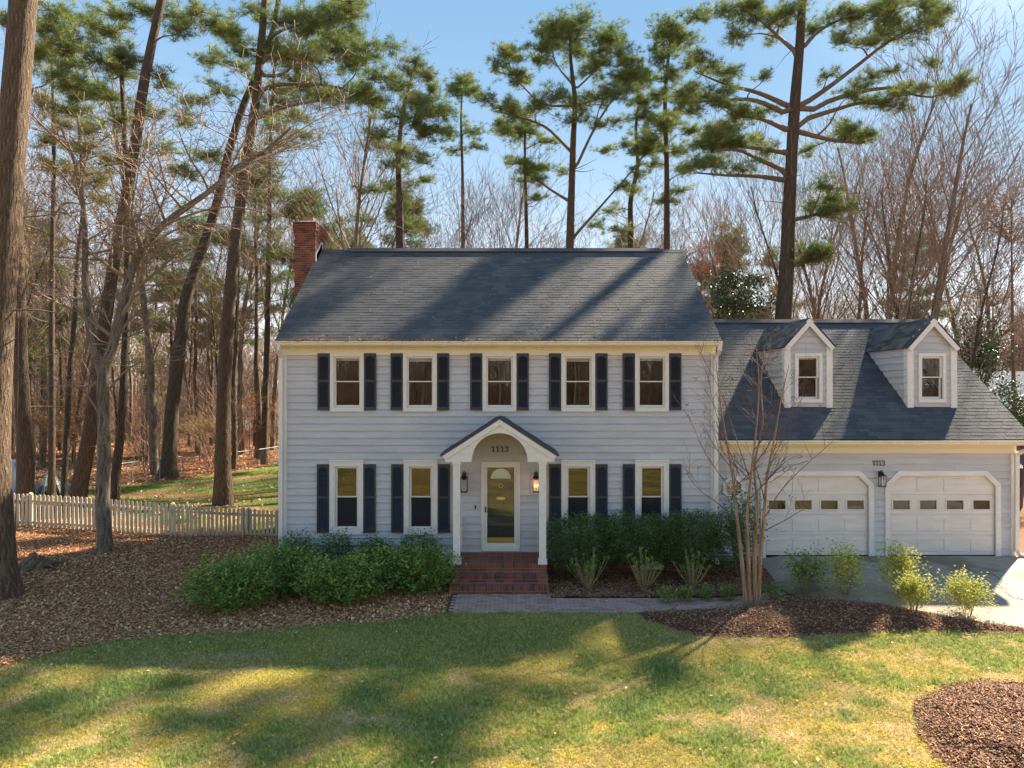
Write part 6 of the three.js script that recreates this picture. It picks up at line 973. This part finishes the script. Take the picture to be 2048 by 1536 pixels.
{ // tarp draped over something pointed, and a slab leaning beyond it
  const D = 30.5, x = (102 - 1024) * D / F, y0 = hgt(x, D), g = thing('draped_tarp', 'grey tarp draped to a point over something behind the picket fence', 'tarp'), H = P(102, 920, D).y - y0, pos = [], N = 22, rows = 9;
  for (let j = 0; j <= rows; j++) for (let i = 0; i <= N; i++) { const t = j / rows, a = i / N * 6.283, fold = 1 + 0.22 * Math.sin(a * 5 + 1) * t + 0.1 * Math.sin(a * 9) * t, r = (0.03 + 0.62 * Math.pow(t, 1.25)) * fold; pos.push(Math.cos(a) * r * 0.85, H * (1 - t) , Math.sin(a) * r); }
  const idx = (j0, j1) => { const o = []; for (let j = j0; j < j1; j++) for (let i = 0; i < N; i++) { const a = j * (N + 1) + i, b = a + N + 1; o.push(a, a + 1, b, a + 1, b + 1, b); } return o; };
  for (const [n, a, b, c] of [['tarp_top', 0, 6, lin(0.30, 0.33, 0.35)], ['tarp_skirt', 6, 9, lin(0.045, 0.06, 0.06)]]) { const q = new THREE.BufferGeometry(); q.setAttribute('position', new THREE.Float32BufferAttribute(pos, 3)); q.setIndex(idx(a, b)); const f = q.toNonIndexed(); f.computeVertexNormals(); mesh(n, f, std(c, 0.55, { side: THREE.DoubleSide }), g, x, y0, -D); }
  mesh('cord', tube([V(x + 0.06, y0 + H, -D + 0.1), V(x + 0.1, y0 + 0.5 * H, -D + 0.45), V(x + 0.14, y0, -D + 0.68)], [0.02, 0.02, 0.02], 5), M.fence[2], g);
  rebase(g, V(x, y0, -D));
  const D2 = 31.5, x2 = (24 - 1024) * D2 / F, h2 = hgt(x2, D2), b = thing('covered_grill', 'pale grey covered upright box at the far left behind the fence', 'box');
  mesh('cover', (() => { const q = bx(-0.32, 0.32, 0, 1.5, -0.3, 0.3); return q; })(), std(lin(0.46, 0.48, 0.52), 0.6), b, x2, h2, -D2); mesh('cover_top', (() => { const q = new THREE.CylinderGeometry(0.3, 0.46, 0.1, 4); q.rotateY(Math.PI / 4); q.translate(0, 1.55, 0); return q; })(), std(lin(0.5, 0.52, 0.55), 0.6), b, x2, h2, -D2); rebase(b, V(x2, h2, -D2));
  for (const [pa, pb, lb] of [[[62, 975], [86, 970], 'grey timber edging left of the tarp'], [[128, 968], [152, 958], 'grey timber edging right of the tarp']]) { const p = P(...pa, 32), q = P(...pb, 32), t = thing('timber_edging', lb, 'timber', 'timber edging by the tarp'), yy = hgt(p.x, 32); mesh('upper_timber', bx(p.x - 0.1, q.x + 0.1, yy + 0.2, yy + 0.385, -32.1, -31.9), std(lin(0.32, 0.31, 0.30), 0.9), t); mesh('lower_timber', bx(p.x - 0.12, q.x + 0.12, yy - 0.05, yy + 0.197, -32.11, -31.89), std(lin(0.27, 0.26, 0.25), 0.9), t); rebase(t, V((p.x + q.x) / 2, yy, -32)); }
}
{ // mossy stump in the leaf litter
  const stumpWood = std(lin(0.34, 0.23, 0.13), 0.95, { map: rep(barkTex, 2, 2), bumpMap: rep(barkBump, 2, 2), bumpScale: 0.02 });
  const [x, D] = onGround(74, 1134), y = hgt(x, D), g = thing('tree_stump', 'ragged old stump in the leaves near the massive trunk', 'stump'), pos = [], N = 18, rows = 7;
  for (let j = 0; j <= rows; j++) for (let i = 0; i <= N; i++) { const t = j / rows, a = i % N / N * 6.283, r = (0.34 - 0.2 * t + 0.18 * Math.pow(1 - t, 4)) * (0.75 + 0.5 * hash(i % N, j >> 1, 8)) * (t === 1 ? 0.2 : 1); pos.push(Math.cos(a) * r, -0.05 + 0.38 * t * (0.7 + 0.5 * hash(i % N, 3, 9)), Math.sin(a) * r * 0.8); }
  const idx = []; for (let j = 0; j < rows; j++) for (let i = 0; i < N; i++) { const a = j * (N + 1) + i, b = a + N + 1; idx.push(a, b, a + 1, a + 1, b, b + 1); }
  const q = new THREE.BufferGeometry(); q.setAttribute('position', new THREE.Float32BufferAttribute(pos, 3)); q.setAttribute('uv', new THREE.Float32BufferAttribute(pos.flatMap((v, i) => i % 3 === 2 ? [] : [v]), 2)); q.setIndex(idx); q.computeVertexNormals(); mesh('wood', q, stumpWood, g, x, y, -D);
  const roots = []; for (let k = 0; k < 6; k++) { const a = k * 1.05 + 0.3; roots.push(tube(smoothPath([V(x + Math.cos(a) * 0.2, y + 0.1, -D + Math.sin(a) * 0.2), V(x + Math.cos(a) * 0.5, y + 0.05, -D + Math.sin(a) * 0.45), V(x + Math.cos(a) * 0.85, y - 0.03, -D + Math.sin(a) * 0.75)], 5), [0.06, 0.05, 0.04, 0.03, 0.022, 0.012], 6)); } mesh('roots', merge(roots), stumpWood, g);
  const c = new Copies(); for (let i = 0; i < 260; i++) { const a = R(0, 6.28), r = R(0.1, 0.4); c.add(V(x + Math.cos(a) * r, y + R(0.02, 0.3) * (1 - r), -D + Math.sin(a) * r * 0.8), R(-0.4, 0.4), R(0, 6.28), R(-0.2, 0.4), R(0.02, 0.05), vary([0.20, 0.19, 0.05], 0.3)); } c.build('moss', grassShape, M.leafStuff, g); rebase(g, V(x, y, -D));
}
{ // grey house seen through the left woods
  const D = 78, x = (372 - 1024) * D / F, g = thing('neighbour_house', 'pale grey house glimpsed through the trunks of the left woods', 'house'), y = hgt(x, D);
  mesh('wall', bx(x - 3.5, x + 4.5, y, y + 5.2, -D - 8, -D), std(lin(0.42, 0.45, 0.50), 0.8), g);
  mesh('roof', (() => { const s = new THREE.Shape([[-4.2, 0], [4.2, 0], [0, 2.8]].map((p) => new THREE.Vector2(...p))); const q = new THREE.ExtrudeGeometry(s, { depth: 8.8, bevelEnabled: false }); q.rotateY(Math.PI / 2); q.translate(x - 3.9, y + 5.2, -D - 4); return q; })(), std(lin(0.16, 0.16, 0.17), 0.9), g);
  for (const [u, v] of [[-2, 1.2], [0.5, 1.2], [2.8, 1.2], [-2, 3.5], [0.5, 3.5], [2.8, 3.5]]) { const w = mesh('window', bx(x + u - 0.45, x + u + 0.45, y + v, y + v + 1.3, -D, -D + 0.03), M.trim, g); mesh('pane', bx(x + u - 0.36, x + u + 0.36, y + v + 0.09, y + v + 1.21, -D + 0.032, -D + 0.04), std(lin(0.03, 0.035, 0.04), 0.1), w); }
  rebase(g, V(x, y, -D));
}
{ // neighbour's house and car past the right end of the garage
  const D = 40, x = (2085 - 1024) * D / F, g = thing('neighbour_house', 'blue grey house just showing past the right end of the garage', 'house'), y = hgt(x, D);
  mesh('wall', bx(x - 1.6, x + 6, y, y + 3.0, -D - 7, -D), std(lin(0.12, 0.17, 0.21), 0.8), g);
  mesh('roof', (() => { const s = new THREE.Shape([[-4.1, 0], [4.1, 0], [0, 2.6]].map((p) => new THREE.Vector2(...p))); const q = new THREE.ExtrudeGeometry(s, { depth: 8.4, bevelEnabled: false }); q.rotateY(Math.PI / 2); q.translate(x - 2.0, y + 3.0, -D - 3.5); return q; })(), std(lin(0.10, 0.14, 0.17), 0.9), g);
  mesh('fascia', bx(x - 1.98, x + 6.3, y + 2.9, y + 3.06, -D + 0.6, -D + 0.64), M.trim, g); rebase(g, V(x, y, -D));
  const Dc = 30, xc = (2040 - 1024) * Dc / F + 1.2, yc = hgt(xc, Dc), car = thing('parked_car', 'dark car with a bright windscreen parked past the garage downspout', 'car'), paint = phys(lin(0.02, 0.024, 0.03), 0.3, { clearcoat: 1, clearcoatRoughness: 0.05 });
  const side = (pts, w, m, n, z) => { const s = new THREE.Shape(pts.map((p) => new THREE.Vector2(...p))); const q = new THREE.ExtrudeGeometry(s, { depth: w, bevelEnabled: true, bevelSize: 0.05, bevelThickness: 0.06, bevelSegments: 2 }); q.translate(0, 0, -w / 2); return mesh(n, q, m, car, xc, yc, -Dc + z); };
  side([[-2.1, 0.35], [2.1, 0.35], [2.15, 0.75], [1.9, 0.98], [1.0, 1.04], [-1.5, 1.06], [-2.1, 1.0]], 1.6, paint, 'body', 0);
  side([[-1.7, 1.06], [-1.25, 1.5], [0.1, 1.56], [0.85, 1.08]], 1.35, std(lin(0.03, 0.035, 0.04), 0.05), 'cabin_glass', 0); side([[-1.2, 1.54], [0.05, 1.60], [0.1, 1.57], [-1.25, 1.51]], 1.3, paint, 'car_roof', 0);
  for (const wx of [-1.35, 1.35]) for (const wz of [-0.8, 0.8]) { const w = mesh('wheel', (() => { const q = new THREE.CylinderGeometry(0.33, 0.33, 0.22, 20); q.rotateX(Math.PI / 2); return q; })(), std(lin(0.02, 0.02, 0.02), 0.9), car, xc + wx, yc + 0.33, -Dc + wz); mesh('rim', (() => { const q = new THREE.CylinderGeometry(0.2, 0.2, 0.235, 14); q.rotateX(Math.PI / 2); return q; })(), M.steel, w); }
  for (const wz of [-0.6, 0.6]) mesh('headlight', (() => { const q = new THREE.SphereGeometry(0.12, 10, 8); q.scale(0.5, 0.7, 1.3); return q; })(), std(lin(0.8, 0.8, 0.8), 0.1), car, xc + 2.14, yc + 0.75, -Dc + wz);
  rebase(car, V(xc, yc, -Dc)); car.rotation.y = 2.6;
}
renderer.render(scene, camera);
